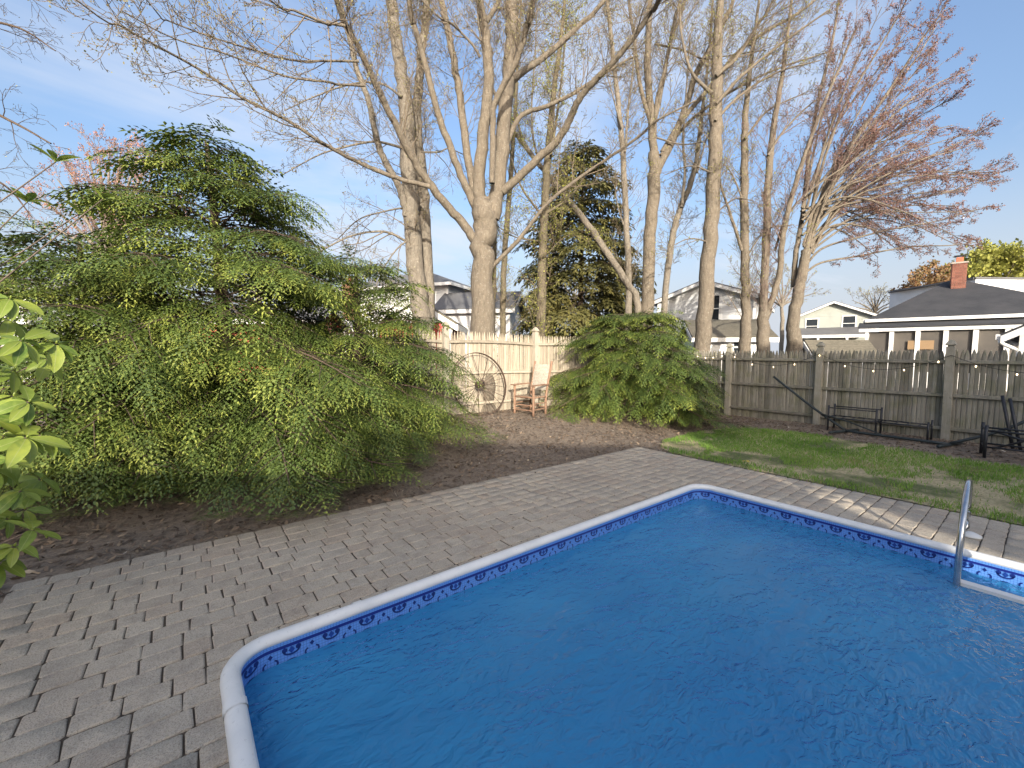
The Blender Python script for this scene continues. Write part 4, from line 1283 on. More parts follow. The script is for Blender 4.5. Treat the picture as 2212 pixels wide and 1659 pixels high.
def tree(name, label, limbs, d, seed, mats, group='bare trees beyond the fences', up=.10, kids=(12, 7, 4), lens=1.9, bud=.036, per=2, btone=(.2, 1), keep=1.0,
         ratio=(.5, .5, .5), ext=2.5, wig=.17, base_z=0.0, density=4.2, ang=(30, 58), rmin=.0042, first=.3):
    """limbs: list of (pixel polyline [(px,py,width)...], depth shift at its end, spawn?) ; the first is the trunk"""
    mb, mt, mbud = mats
    cr_ = Crown(seed, up, wig, rmin, ratio, kids, ang)
    trunks = []; info = []
    for li, L_ in enumerate(limbs):
        pl, dd, sp = L_[0], L_[1], L_[2]
        ds = L_[3] if len(L_) > 3 else 0.0
        k = len(pl); raw = []
        for i, (px, py, wd) in enumerate(pl):
            u = i / (k - 1); dep = d + ds + (dd - ds) * u ** 1.3
            raw.append((*P(px, py, dep), wd / FD * dep / 2))
        if li == 0:
            b = raw[0]; raw = [(b[0], b[1], base_z - .1, b[3] * 1.45), (b[0], b[1], base_z + (b[2] - base_z) * .25, b[3] * 1.12)] + raw
        if ext and pl[-1][1] <= 12:
            a, b = np.array(raw[-2][:3]), np.array(raw[-1][:3]); v = (b - a) / np.linalg.norm(b - a)
            c = b + v * ext + np.array([0, 0, .3 * ext]); raw.append((*c, raw[-1][3] * .35))
        sp_ = spline(raw, 5)
        sp_[:, 3] = np.maximum(sp_[:, 3], .004)
        sp_[1:-1, :3] += cr_.R.choice((1,)) * np.random.RandomState(seed * 31 + li).normal(0, .10, (len(sp_) - 2, 3)) * sp_[1:-1, 3:4]
        trunks.append(sp_); info.append((raw, sp))
    X, Y = trunks[0][0][0], trunks[0][0][1]
    root = empty(name, (X, Y, base_z)); tag(root, label, 'tree', group)
    org = np.array([X, Y, base_z])
    for li, t_ in enumerate(trunks):
        V, F = tube_np(t_[:, :3] - org, t_[:, 3], 14 if li == 0 else 9)
        link('trunk' if li == 0 else 'limb', np_mesh('trunk', V, [F], True), mb, root)
        raw, sp = info[li]
        if sp:
            pts = [tuple(q) for q in t_[:, :3]]; v = np.diff(t_[:, :3], axis=0); ln = np.linalg.norm(v, axis=1).sum(); v /= np.linalg.norm(v, axis=1, keepdims=True)
            cr_.spawn(pts, [tuple(q) for q in v], list(t_[:, 3]), ln, 1, sp if isinstance(sp, float) else first, max(3, int(ln * density)), lens)
    V, F = cr_.tw.arrays()
    crown = link('crown', np_mesh('crown', V - org, [F], False), mt, root)
    if cr_.buds and bud:
        bm_ = bud_mesh(cr_.buds, bud, seed, per, btone, keep * (.62 if mbud is M_BUDG else 1)); bm_.transform(Matrix.Translation(-Vector(org)))
        link('buds', bm_, mbud, crown)['kind'] = 'stuff'
    return root
c2 = lambda pts, w0, w1: [(708 + x * .3734, y * .3734, (w0 + (w1 - w0) * i / (len(pts) - 1)) * .3734) for i, (x, y) in enumerate(pts)]
c1 = lambda pts, w0, w1: [(x * .3734, y * .3734, (w0 + (w1 - w0) * i / (len(pts) - 1)) * .3734) for i, (x, y) in enumerate(pts)]
c3 = lambda pts, w0, w1: [(1416 + x * .3734, y * .3734, (w0 + (w1 - w0) * i / (len(pts) - 1)) * .3734) for i, (x, y) in enumerate(pts)]

tree('maple_tree', 'thick forked maple with spreading limbs behind the iron wheel', [
    ([(1042, 735, 54), (1043, 600, 46), (1043, 520, 47), (1046, 470, 50), (1040, 430, 38)], .0, False),
    (c2([(890, 1260), (872, 1060), (900, 800), (930, 500), (925, 300), (905, 150), (880, 0)], 78, 42), -.6, .45),
    (c2([(950, 1260), (990, 1050), (1015, 750), (1040, 500), (1062, 250), (1065, 0)], 90, 62), .5, .45),
    (c2([(900, 150), (960, 60), (1000, -30)], 30, 24), .3, True),
    (c2([(860, 1160), (830, 1020), (800, 850), (770, 600), (735, 380), (690, 150), (660, 0)], 48, 34), .8, .3),
    (c2([(850, 1190), (770, 1010), (690, 800), (620, 600), (560, 350), (500, 150), (465, 0)], 44, 28), -1.0, .3),
    (c2([(870, 1420), (780, 1290), (690, 1190), (600, 1080), (500, 930), (420, 780), (330, 600), (270, 470), (190, 300), (110, 150), (50, 0)], 52, 26), -2.6, .25),
    (c2([(590, 1080), (400, 1030), (200, 950), (0, 845)], 26, 20) + c1([(1850, 820), (1650, 690), (1400, 565), (1150, 400), (950, 290), (700, 150), (450, 5)], 19, 8), -4.6, .2, -1.0),
    (c2([(215, 495), (60, 490)], 14, 13) + c1([(1900, 475), (1650, 440), (1300, 310), (1000, 220), (700, 60)], 12, 6), -4.4, .15, -1.9),
    (c2([(180, 355), (0, 352)], 13, 12) + c1([(1700, 350), (1400, 270), (1000, 130), (850, 0)], 11, 6), -4.2, .15, -2.1),
    (c2([(100, 150), (0, 130)], 17, 16) + c1([(1900, 140), (1700, 60), (1560, 0)], 15, 9), -3.6, .2, -2.4),
    (c2([(1010, 1110), (1180, 950), (1330, 810), (1400, 690), (1440, 600), (1530, 480), (1640, 370), (1780, 200), (1880, 50), (1915, 0)], 46, 26), -2.2, .35),
    (c2([(1030, 840), (1120, 670), (1280, 610), (1420, 540), (1600, 425), (1760, 330)], 30, 12), .9, .3, .3),
    (c2([(1035, 480), (1150, 400), (1300, 290), (1450, 150), (1600, 0)], 40, 22), 1.0, .3, .2),
    (c2([(950, 1060), (955, 760), (965, 600), (1050, 430), (1110, 300), (1150, 150), (1190, 0)], 34, 34), -1.2, .5, -.35),
    (c2([(950, 1545), (1100, 1390), (1250, 1200), (1400, 1070), (1600, 930), (1800, 790), (1900, 700), (2133, 580)], 26, 9), -1.6, .3),
    (c2([(880, 330), (830, 250), (720, 140), (560, 20)], 14, 9), -.8, True, -.4),
], 10.0, 1, (M_BARK, M_TWIG, M_BUDG), lens=1.5, base_z=.2, density=3.3, keep=.8, kids=(10, 6, 4))
tree('twin_trunk_maple', 'pale speckled twin-trunked maple left of the thick maple', [
    ([(914, 735, 44), (905, 650, 38), (895, 560, 36), (888, 470, 34), (884, 380, 33), (878, 260, 31), (868, 160, 26), (852, 60, 23), (846, 0, 22)], .3, .35),
    ([(921, 735, 30), (926, 650, 26), (918, 500, 24), (910, 380, 24), (900, 270, 20), (906, 150, 17), (917, 60, 15), (921, 0, 14)], 1.0, .35, .35),
    (c2([(455, 1250), (430, 1130), (400, 1050), (330, 930), (280, 800), (240, 600), (170, 400), (120, 200), (70, 0)], 44, 24), -1.2, .25),
    (c2([(455, 1395), (330, 1340), (150, 1360), (0, 1430), (-120, 1500)], 15, 6), -1.4, .1),
    (c2([(460, 1200), (340, 1220), (180, 1270), (60, 1380)], 11, 5), .8, .1),
    (c2([(450, 860), (280, 820), (100, 850), (-60, 900), (-260, 1010)], 15, 5), -.9, .1),
    (c2([(430, 560), (300, 480), (120, 490), (-80, 560), (-250, 640)], 14, 5), .9, .1),
    (c2([(480, 1380), (400, 1440), (320, 1560), (270, 1680)], 10, 5), -.9, .1),
    (c2([(540, 880), (640, 880), (700, 860), (800, 900)], 11, 5), .9, .15),
], 10.6, 2, (M_BARKG, M_TWIG, M_BUDG), lens=1.5, base_z=.2, density=3.4, keep=.6, up=.03, kids=(10, 6, 4))
tree('mossy_maple', 'slim mossy trunk standing before the dark spruce', [
    ([(1168, 735, 22), (1172, 560, 18), (1178, 430, 17), (1184, 330, 15), (1196, 200, 11), (1212, 80, 8), (1220, 0, 6)], .4, .2),
    (c2([(1270, 1230), (1400, 1140), (1480, 1030)], 14, 5), .6, .1), (c2([(1240, 1250), (1120, 1080), (1060, 900), (1040, 760)], 14, 5), -.5, .1),
    (c2([(1290, 900), (1330, 640), (1360, 380), (1380, 100)], 16, 6), .8, .15),
    (c2([(1260, 1480), (1360, 1380), (1480, 1330)], 10, 4), -.8, .1), (c2([(1250, 1400), (1080, 1370), (960, 1290)], 9, 4), -.5, .1),
], 12.4, 3, (M_BARKM, M_TWIG, M_BUDY), lens=1.3, base_z=.1, density=5.0, bud=.05, keep=.75, up=.02, kids=(9, 6, 4))
tree('slender_maple', 'thin shaded trunk just right of the thick maple', [
    ([(1086, 735, 13), (1090, 560, 12), (1102, 400, 10), (1112, 250, 7), (1120, 100, 5), (1126, 0, 4)], .2, .15),
    ([(1062, 735, 15), (1066, 600, 12), (1070, 480, 8)], .3, .1, .3),
], 13.0, 4, (M_BARKM, M_TWIG, M_BUDY), lens=1.3, base_z=.1, density=5.5, up=.04, keep=.7, kids=(9, 6, 4))
tree('leaning_maple', 'smooth trunk leaning steeply left across the spruce', [
    ([(1378, 660, 15), (1356, 614, 14.5), (1305, 537, 14), (1261, 474, 13), (1212, 414, 12), (1167, 358, 10), (1130, 310, 9), (1100, 268, 8), (1060, 180, 6), (1035, 60, 4), (1030, 0, 3)], -.8, .4),
    (c2([(1230, 960), (1190, 800), (1180, 600), (1200, 300), (1210, 0)], 14, 6), .3, .15), (c2([(1350, 1110), (1240, 1180), (1150, 1300)], 9, 4), -.4, .1),
    (c2([(1130, 830), (1090, 640), (1080, 400), (1100, 100), (1110, 0)], 13, 6), .6, .15),
], 13.9, 5, (M_BARKG, M_TWIG, M_BUDG), lens=1.2, base_z=.1, density=4.5, keep=.7, kids=(9, 6, 4))
tree('straight_maple', 'slim upright maple trunk beside the top of the spruce', [
    ([(1358, 660, 14), (1356, 560, 13), (1349, 400, 12), (1340, 270, 10.5), (1328, 150, 9), (1316, 40, 8), (1312, 0, 7)], .4, .25),
    (c2([(1710, 1300), (1680, 1200), (1660, 1090)], 10, 4), -.3, .1), (c2([(1720, 880), (1740, 620), (1765, 400), (1780, 100)], 14, 7), .5, .15),
    (c2([(1700, 740), (1640, 520), (1590, 330), (1560, 150)], 9, 4), .4, .15),
], 13.9, 6, (M_BARKG, M_TWIG, M_BUDG), lens=1.3, base_z=.1, density=4.6, keep=.7, kids=(9, 6, 4))
tree('vase_maple', 'maple dividing into many upright stems above the hemlock bush', [
    ([(1396, 720, 30), (1400, 620, 26), (1406, 480, 25), (1414, 380, 26), (1412, 330, 22)], .0, False),
    (c2([(1890, 960), (1875, 700), (1850, 400), (1858, 150), (1865, 0)], 46, 26), .3, .2),
    (c2([(1910, 980), (2000, 800), (2080, 600), (2133, 420)], 42, 30) + c3([(330, 260), (430, 60), (450, 0)], 28, 18), -.4, .3),
    (c2([(1880, 760), (1930, 520), (1970, 300), (2010, 100), (2040, 0)], 24, 14), .6, .2),
    (c2([(1870, 720), (1800, 460), (1770, 200), (1740, 0)], 24, 14), .9, .2),
    (c2([(1890, 850), (1900, 600), (1950, 400), (2000, 200), (2070, 0)], 20, 12), -.5, .2),
    (c3([(40, 880), (150, 700), (300, 520), (470, 310), (640, 180), (900, 20)], 30, 12), -.8, .3),
    (c3([(30, 900), (200, 700), (420, 540), (700, 400), (1000, 300)], 22, 6), .4, .25),
    (c3([(0, 255), (160, 290), (280, 340), (430, 320), (640, 290)], 11, 5), -1.2, .2), (c3([(0, 795), (150, 835), (290, 820)], 10, 5), -.9, .1),
], 13.9, 7, (M_BARK, M_TWIG, M_BUDG), lens=1.5, base_z=.1, density=3.9, keep=.7, ang=(22, 45), up=.08, kids=(9, 6, 4))
tree('pale_sapling', 'pale slender trunk curving up right of the vase-shaped maple', [
    ([(1432, 720, 13), (1440, 600, 13), (1455, 500, 13), (1470, 450, 12), (1500, 370, 10), (1516, 250, 7), (1530, 130, 5), (1540, 0, 4)], .3, .3),
    (c3([(150, 1200), (170, 1000), (160, 800), (180, 500), (200, 200)], 18, 6), -.3, .15), (c3([(240, 1000), (280, 850), (310, 740)], 12, 5), .4, .1),
], 13.9, 8, (M_BARKG, M_TWIG, M_BUDG), lens=1.1, base_z=.1, density=5.0, keep=.7, kids=(9, 6, 4))
tree('column_maple', 'tall straight thick trunk rising behind the corner of the fences', [
    ([(1516, 760, 34), (1524, 640, 31), (1532, 540, 29), (1540, 420, 28), (1546, 300, 26), (1548, 180, 23), (1550, 90, 18), (1556, 0, 13)], .3, .45),
    (c3([(330, 540), (270, 490), (200, 400), (150, 200), (140, 0)], 22, 9), .6, .3), (c3([(350, 440), (470, 330), (600, 130), (680, 0)], 24, 12), -.5, .25),
    (c3([(345, 700), (480, 560), (700, 420), (950, 350)], 17, 6), .8, .2), (c3([(350, 600), (520, 420), (760, 230), (1000, 60)], 20, 8), -.6, .2),
    (c3([(340, 1240), (460, 1150), (560, 1160)], 10, 4), -.6, .1), (c3([(310, 1400), (200, 1380), (100, 1420)], 9, 4), -.6, .1),
    (c3([(330, 1000), (200, 960), (60, 1010)], 9, 4), .5, .1),
], 12.4, 9, (M_BARK, M_TWIG, M_BUDY), lens=1.6, base_z=.1, density=4.2, keep=.45, ang=(28, 50), kids=(9, 6, 4))
tree('knotty_maple', 'brown trunk standing right behind the grey fence', [
    ([(1609, 745, 24), (1611, 660, 19), (1609, 560, 17), (1608, 450, 16), (1608, 340, 14), (1612, 230, 11), (1625, 110, 7), (1640, 0, 5)], .3, .25),
    (c3([(500, 1450), (430, 1230), (380, 1080), (370, 1000)], 18, 8), -.4, .1), (c3([(530, 1480), (640, 1330), (800, 1300)], 10, 4), -.6, .1),
    (c3([(500, 1150), (450, 1020), (400, 950)], 10, 4), .5, .1), (c3([(520, 800), (650, 640), (860, 540)], 14, 5), .7, .15),
], 13.0, 10, (M_BARK, M_TWIG, M_BUDY), lens=1.3, base_z=.05, density=5.0, keep=.35, kids=(9, 6, 4))
tree('ridged_maple', 'trunk that splits in two above the grey fence', [
    ([(1648, 745, 26), (1649, 690, 22), (1650, 640, 16), (1655, 540, 15), (1658, 420, 14), (1668, 300, 12), (1690, 160, 8), (1710, 0, 5)], .3, .3),
    ([(1652, 690, 15), (1668, 645, 12), (1684, 590, 12), (1690, 520, 11), (1706, 440, 10), (1740, 330, 8), (1790, 200, 6), (1850, 60, 4)], -.6, .3),
    (c3([(690, 1450), (760, 1250), (900, 1100), (1100, 960), (1300, 850)], 14, 5), -.6, .2),
    (c3([(650, 900), (740, 760), (900, 600), (1100, 480)], 14, 5), .6, .15),
], 12.8, 11, (M_BARK, M_TWIGR, M_BUDR), lens=1.5, base_z=.05, density=4.4, keep=.5, ang=(24, 48), kids=(9, 6, 4))
RB = (M_BARK, M_TWIGR, M_BUDR)
Rm_ = random.Random(77)
edge_ = [(1060, -40), (1300, -30), (1520, 10), (1680, 60), (1720, 260), (1700, 420), (1880, 420), (1830, 560), (1900, 735), (1780, 800), (1830, 960), (1990, 1000), (1860, 1100), (1900, 1210), (1780, 1290), (1870, 1400), (1700, 1440), (1500, 1480), (1300, 1520)]
fill_ = []
for k_ in range(34):
    u_ = (k_ + Rm_.random()) / 34 * (len(edge_) - 1.001); i_ = int(u_); a_ = u_ - i_
    tx, ty = [edge_[i_][q] * (1 - a_) + edge_[i_ + 1][q] * a_ for q in (0, 1)]
    r_ = Rm_.uniform(.72, 1.0); bx_, by_ = 860 + Rm_.uniform(-20, 50), 1480 - 330 * Rm_.random()
    tx, ty = bx_ + (tx - bx_) * r_, by_ + (ty - by_) * r_
    m1 = (bx_ + (tx - bx_) * .27, by_ + (ty - by_) * .27 - 90 - 60 * Rm_.random()); m2 = (bx_ + (tx - bx_) * .62, by_ + (ty - by_) * .62 - 70 - 40 * Rm_.random())
    fill_.append((c3([(bx_, by_), m1, m2, (tx, ty)], 13, 3), Rm_.uniform(-2.0, 2.0), .25))
tree('red_maple', 'many-stemmed red-budded maple fanning out over the dark roof', [
    ([(1714, 745, 30), (1713, 700, 24), (1722, 640, 22), (1733, 590, 20), (1740, 540, 17)], .0, False),
    (c3([(800, 1659), (815, 1450), (850, 1250), (870, 1050), (900, 800), (960, 500), (1020, 250), (1060, 0)], 30, 10), .6, .3, .2),
    (c3([(860, 1480), (930, 1250), (1010, 1080), (1100, 900), (1230, 700), (1400, 450), (1560, 200), (1680, 20)], 30, 5), -.5, .25),
    (c3([(870, 1420), (960, 1180), (1080, 1000), (1250, 800), (1450, 600), (1640, 480), (1830, 400)], 22, 4), .8, .2),
    (c3([(880, 1400), (1000, 1220), (1180, 1100), (1400, 980), (1600, 900), (1800, 800), (1900, 735)], 13, 4), -1.2, .2),
    (c3([(860, 1500), (980, 1360), (1160, 1250), (1400, 1170), (1650, 1120), (1850, 1060), (1980, 1000)], 16, 4), .3, .2),
    (c3([(850, 1560), (960, 1440), (1150, 1380), (1400, 1320), (1620, 1280), (1860, 1210)], 14, 4), -.9, .2),
    (c3([(840, 1600), (960, 1520), (1180, 1480), (1450, 1430), (1700, 1420), (1860, 1400)], 13, 4), .9, .2),
    (c3([(900, 1300), (1000, 1050), (1150, 800), (1300, 600), (1500, 350), (1640, 120)], 18, 5), 1.2, .2),
    (c3([(880, 1350), (930, 1100), (1000, 850), (1100, 600), (1250, 350), (1400, 100), (1450, 0)], 18, 6), -.8, .25),
    (c3([(930, 1260), (1060, 1120), (1250, 1020), (1500, 930), (1700, 880), (1850, 830)], 13, 4), 1.6, .2),
    (c3([(900, 1320), (1050, 1200), (1250, 1150), (1500, 1060), (1700, 1010), (1900, 980)], 13, 4), -1.8, .2),
] + fill_, 13.4, 12, RB, lens=1.0, base_z=.05, density=2.25, bud=.045, per=2, keep=.9, ang=(12, 32), up=.0, kids=(8, 6, 4), rmin=.0052, wig=.09, ratio=(.55, .55, .5))
def fan(px, py, ptop, spread, n, w0, seed, tw=.5):
    """trunk at (px,py) and n limbs opening upwards"""
    R = random.Random(seed); mid = py - (py - ptop) * .35
    L_ = [([(px, py, w0), (px + R.uniform(-3, 3), (py + mid) / 2, w0 * .85), (px + R.uniform(-5, 5), mid, w0 * .7)], 0, False)]
    for i in range(n):
        u = (i + .5) / n * 2 - 1; x = px + u * spread * R.uniform(.8, 1.1); top = ptop + abs(u) ** 2 * (mid - ptop) * .75 + R.uniform(0, 12)
        L_.append(([(px, mid + R.uniform(0, 10), w0 * .5), (px + (x - px) * .3, mid + (top - mid) * .35, w0 * .36), (px + (x - px) * .7, mid + (top - mid) * .75, w0 * .2), (x, top, w0 * .08)], R.uniform(-1, 1) * tw, .15))
    return L_
tree('pink_maple', 'pink budding maple showing behind the tall hemlock', fan(235, 700, 305, 190, 13, 20, 51, 1.2), 15.5, 51, (M_BARKG, M_TWIGR, M_BUDP), lens=1.5, density=2.4, bud=.07, per=2, keep=.8, ang=(14, 38), up=.06, ext=0, kids=(9, 6, 3), rmin=.006)
tree('willow_tree', 'yellow-green leafing tree far behind the white building', fan(2150, 690, 550, 95, 13, 10, 52, 3), 52, 52, (M_BARKG, M_TWIG, M_BUDY), lens=3.4, density=0.8, bud=.42, per=5, btone=(.3, 1), ang=(20, 50), ext=0, kids=(7, 5, 3), rmin=.02, group='trees far behind the houses')
tree('budding_tree', 'russet budding tree far behind the dark roof', fan(2003, 690, 588, 62, 9, 9, 53, 2), 46, 53, (M_BARKG, M_TWIGR, mat_bud('russet_buds', [(.22, .10, .05), (.30, .17, .08), (.24, .20, .08)])), lens=2.4, density=1.0, bud=.28, per=4, ang=(20, 50), ext=0, kids=(7, 5, 3), rmin=.02, group='trees far behind the houses')
for i, (px, top, sp, dd, lab) in enumerate(((1890, 622, 70, 60, 'bare grey tree far off between the sage house and dark roof'), (800, 560, 110, 44, 'bare tree far off above the white house chimney'),
                                  (2080, 575, 60, 58, 'bare pale tree far off beside the brick chimney'), (560, 545, 120, 46, 'bare tree far off behind the hemlocks'), (1240, 560, 110, 50, 'bare tree far off behind the dark spruce'), (1690, 580, 90, 50, 'bare tree far off behind the tall white house'))):
    tree('distant_tree', lab, fan(px, 700, top, sp, 9, 8, 60 + i, 3), dd, 60 + i, (M_BARKG, M_TWIG, M_BUDG), lens=2.6, density=0.8, bud=.14, per=2, ang=(20, 50), ext=0, kids=(7, 5, 3), rmin=.014, group='trees far behind the houses')
tree('birch_tree', 'thin bare twigs reaching in over the hemlock at the picture edge', [
    ([(-330, 900, 46), (-335, 600, 40), (-330, 300, 34), (-320, 0, 26)], 0, False),
    ([(-330, 320, 14), (-200, 240, 10), (-80, 220, 7), (20, 260, 5), (110, 310, 3)], -.3, .3), ([(-330, 200, 14), (-180, 100, 9), (-60, 50, 6), (40, 60, 4), (120, 110, 2)], .3, .3),
    ([(-330, 420, 12), (-200, 380, 8), (-80, 370, 6), (10, 400, 4), (70, 470, 2)], .4, .3), ([(-330, 120, 12), (-150, 0, 8), (0, -60, 5), (100, -40, 3)], -.5, .3),
], 6.2, 70, (M_HBARK, M_HBARK, M_BUDG), lens=.9, density=3, up=-.05, ext=0, kids=(7, 5, 3), keep=.25, bud=.02, rmin=.0028)

# ------------------------------------------------------------------ hemlocks and spruce
def frond_template(seed, nt_, m, droop, nlf=.034, bwf=.8):
    R = random.Random(seed); V, F, T = [], [], []
    def tri(a, b, c, t):
        n = len(V); V.extend((a, b, c)); F.append((n, n + 1, n + 2)); T.extend((t, t, min(1, t + .12)))
    zc = lambda x, y: -droop * x * x - .25 * y * y
    def needles(x0, y0, dx, dy, l, m, t0):
        for i in range(m):
            u = (i + .2) / m; bx, by = x0 + dx * l * u, y0 + dy * l * u
            for s_ in (-1, 1):
                ca, sa = math.cos(rad(58) * s_), math.sin(rad(58) * s_)
                ex, ey = dx * ca - dy * sa, dx * sa + dy * ca
                nl = nlf * (1.15 - .5 * u) * R.uniform(.8, 1.2); bw = l / m * bwf
                a = (bx, by, zc(bx, by)); b = (bx + dx * bw, by + dy * bw, zc(bx + dx * bw, by + dy * bw)); c_ = (bx + dx * bw * .35 + ex * nl, by + dy * bw * .35 + ey * nl, zc(bx, by) - .012 + R.uniform(-.015, .015))
                tri(a, b, c_, t0 + .5 * u * u)
        ex_, ey_ = x0 + dx * l, y0 + dy * l
        tri((ex_ - dy * .010, ey_ + dx * .010, zc(ex_, ey_)), (ex_ + dy * .010, ey_ - dx * .010, zc(ex_, ey_)), (ex_ + dx * .05, ey_ + dy * .05, zc(ex_, ey_) - .02), min(1, t0 + .5))
    for i in range(nt_):
        t = .06 + .88 * (i + R.uniform(-.2, .2)) / nt_; s_ = 1 if i % 2 else -1
        l = (.40 * (1 - t) ** .75 + .07) * R.uniform(.8, 1.15); a = rad(R.uniform(44, 60))
        needles(t, 0, math.cos(a), s_ * math.sin(a), l, max(3 if nt_ > 8 else 1, round(l / .36 * m)), .06 + .34 * t)
    needles(.35, 0, 1, 0, .62, int(m) + 1, .3)
    return np.array(V), np.array(F), np.array(T)
FT_N = [frond_template(i, 12, 5, .28 + .06 * i) for i in range(4)]
FT_F = [frond_template(10 + i, 6, 1.4, .3, .07, .95) for i in range(3)]
FT_M = [frond_template(30 + i, 11, 3.6, .3, .05, .92) for i in range(4)]
FT_B = [frond_template(20 + i, 8, 2.4, .32, .046, .95) for i in range(3)]
def mat_needles(name, a, b, c):
    t = NT(name); x = t.attr('tone')
    r = t.n('ShaderNodeValToRGB'); t.set(r.inputs[0], x); e = r.color_ramp.elements
    e[0].color = (*a, 1); e[1].color = (*c, 1); k = e.new(.5); k.color = (*b, 1)
    bs = t.bsdf(r.outputs[0], .55); tr = t.node('ShaderNodeBsdfTranslucent', {'Color': r.outputs[0]})
    return t.done(t.node('ShaderNodeMixShader', {0: .10, 1: bs.outputs[0], 2: tr.outputs[0]}))
M_HEM = mat_needles('hemlock_needles', (.038, .066, .014), (.10, .145, .028), (.34, .37, .07))
M_SPR = mat_needles('spruce_needles', (.07, .075, .025), (.15, .14, .045), (.28, .24, .075))
def conifer(name, label, base, H, Rm, nb, seed, mats, templ, fs=.30, step=.125, zlow=.25, prof=.75, e_lo=-4, e_hi=42, droop=.30, lean=(0, 0), sub=.42, group=None, cat='tree', azf=None, inner=.28):
    R = random.Random(seed); mb, mn = mats
    bx, by = base; bz = hz(bx, by) if abs(bx) < 14 else 0.0
    root = empty(name, (bx, by, bz)); tag(root, label, cat, group)
    tp = [(lean[0] * u * u * H, lean[1] * u * u * H, H * u - (.1 if u == 0 else 0)) for u in np.linspace(0, 1, 7)]
    V, F = tube_np(tp, [Rm * .045 * (1 - .9 * u) + .012 for u in np.linspace(0, 1, 7)], 10)
    link('trunk', np_mesh('trunk', V, [F], True), mb, root)
    wood = Tubes(); fr = []
    def add_frond(p, d, size, tone):
        if p[2] < .13: return
        d = Vector(d); d.normalize()
        up = Vector((R.gauss(0, .22), R.gauss(0, .22), 1)); ey = up.cross(d)
        if ey.length < .05: ey = Vector((1, 0, 0))
        ey.normalize(); ez = d.cross(ey)
        fr.append((p, tuple(d), tuple(ey), tuple(ez), size, tone))
    def dress(pts, size, s0, tone):
        n = len(pts) - 1; ln = sum((Vector(pts[i + 1]) - Vector(pts[i])).length for i in range(n)); k = max(2, int(ln * (1 - s0) / step))
        for j in range(k):
            u = (s0 + (1 - s0) * (j + R.random()) / k) * n; i = min(int(u), n - 1); a = u - i
            p = tuple(pts[i][q] * (1 - a) + pts[i + 1][q] * a for q in range(3)); d = Vector(pts[i + 1]) - Vector(pts[i]); d.normalize()
            s_ = 1 if j % 2 else -1; side = d.cross(Vector((0, 0, 1))); side.normalize()
            an = rad(R.uniform(30, 62)) * s_
            v = d * math.cos(an) + side * math.sin(an); v.z -= R.uniform(.0, .28)
            add_frond(p, v, size * R.uniform(.7, 1.2) * (1.1 - .35 * u / n), tone)
        d = Vector(pts[-1]) - Vector(pts[-2]); add_frond(pts[-1], d, size * .9, tone + .05)
    for k in range(nb):
        t = ((k + R.random()) / nb); z = zlow + (H - zlow) * t ** 1.05
        L_ = Rm * ((1 - t) ** prof * .93 + .07) * R.uniform(.72, 1.12) * (1 if t > .08 else .9)
        az = k * 2.39996 + R.uniform(-.4, .4)
        L_ *= 1 + .16 * math.sin(3 * az + seed) + .10 * math.sin(7 * az + 2 * seed + 3 * t)
        e = rad(e_lo + (e_hi - e_lo) * t ** 1.3 + R.uniform(-7, 7)); u = z / H
        ox, oy = lean[0] * u * u * H, lean[1] * u * u * H
        n = 7; pts = []
        w1, w2 = R.uniform(-.18, .18), R.uniform(0, 6)
        for i in range(n + 1):
            s_ = i / n; r_ = L_ * s_ * math.cos(e); a = az + w1 * s_
            pts.append((ox + r_ * math.cos(a), oy + r_ * math.sin(a), max(.14, z + L_ * s_ * math.sin(e) - droop * L_ * s_ ** 2.2 + .02 * math.sin(w2 + 5 * s_))))
        wood.add(pts, [max(.003, .011 * L_ * (1 - .85 * i / n)) for i in range(n + 1)], 5)
        tone = R.uniform(-.14, .18)
        dress(pts, fs, inner, tone)
        ns = max(2, int(L_ * 6.6))
        for j in range(ns):
            s_ = .22 + .72 * (j + R.random()) / ns; i = min(int(s_ * n), n - 1); a = s_ * n - i
            p = Vector(pts[i]) * (1 - a) + Vector(pts[i + 1]) * a; d = Vector(pts[i + 1]) - Vector(pts[i]); d.normalize()
            sg = 1 if j % 2 else -1; side = d.cross(Vector((0, 0, 1))); side.normalize(); an = rad(R.uniform(35, 60)) * sg
            v = d * math.cos(an) + side * math.sin(an); v.z += R.uniform(-.1, .12); v.normalize()
            sl_ = L_ * sub * (1.02 - .6 * s_) * R.uniform(.7, 1.2)
            q = [tuple(p + v * sl_ * w_ + Vector((0, 0, -droop * .8 * sl_ * w_ * w_))) for w_ in (0, .33, .66, 1)]
            q = [(a_[0], a_[1], max(.12, a_[2])) for a_ in q]
            wood.add(q, [.006, .005, .004, .002], 3)
            dress(q, fs * .92, .12, tone + R.uniform(-.08, .08))
    # leader
    for j in range(int(H * 5)):
        u = 1 - .22 * R.random(); a = R.uniform(0, 6.283); add_frond((lean[0] * u * u * H, lean[1] * u * u * H, H * u), (math.cos(a), math.sin(a), R.uniform(.3, 1.2)), fs * .8, R.uniform(-.1, .15))
    V, F = wood.arrays(); wo = link('branch_wood', np_mesh('branch_wood', V, [F], False), mb, root); wo['kind'] = 'stuff'
    fr_np = [np.array([f[i] for f in fr]) for i in range(6)]
    which = np.random.RandomState(seed).randint(0, len(templ), len(fr))
    if templ is FT_N or templ is FT_M:        # sprays on the far side of the crown are built simpler
        tcx, tcy = -bx / math.hypot(bx, by), -by / math.hypot(bx, by)
        back = (fr_np[0][:, 0] * tcx + fr_np[0][:, 1] * tcy) < .12 * Rm
        which = np.where(back, len(templ) + which % len(FT_B), which); templ = templ + FT_B
    VV, FF, TT, n = [], [], [], 0
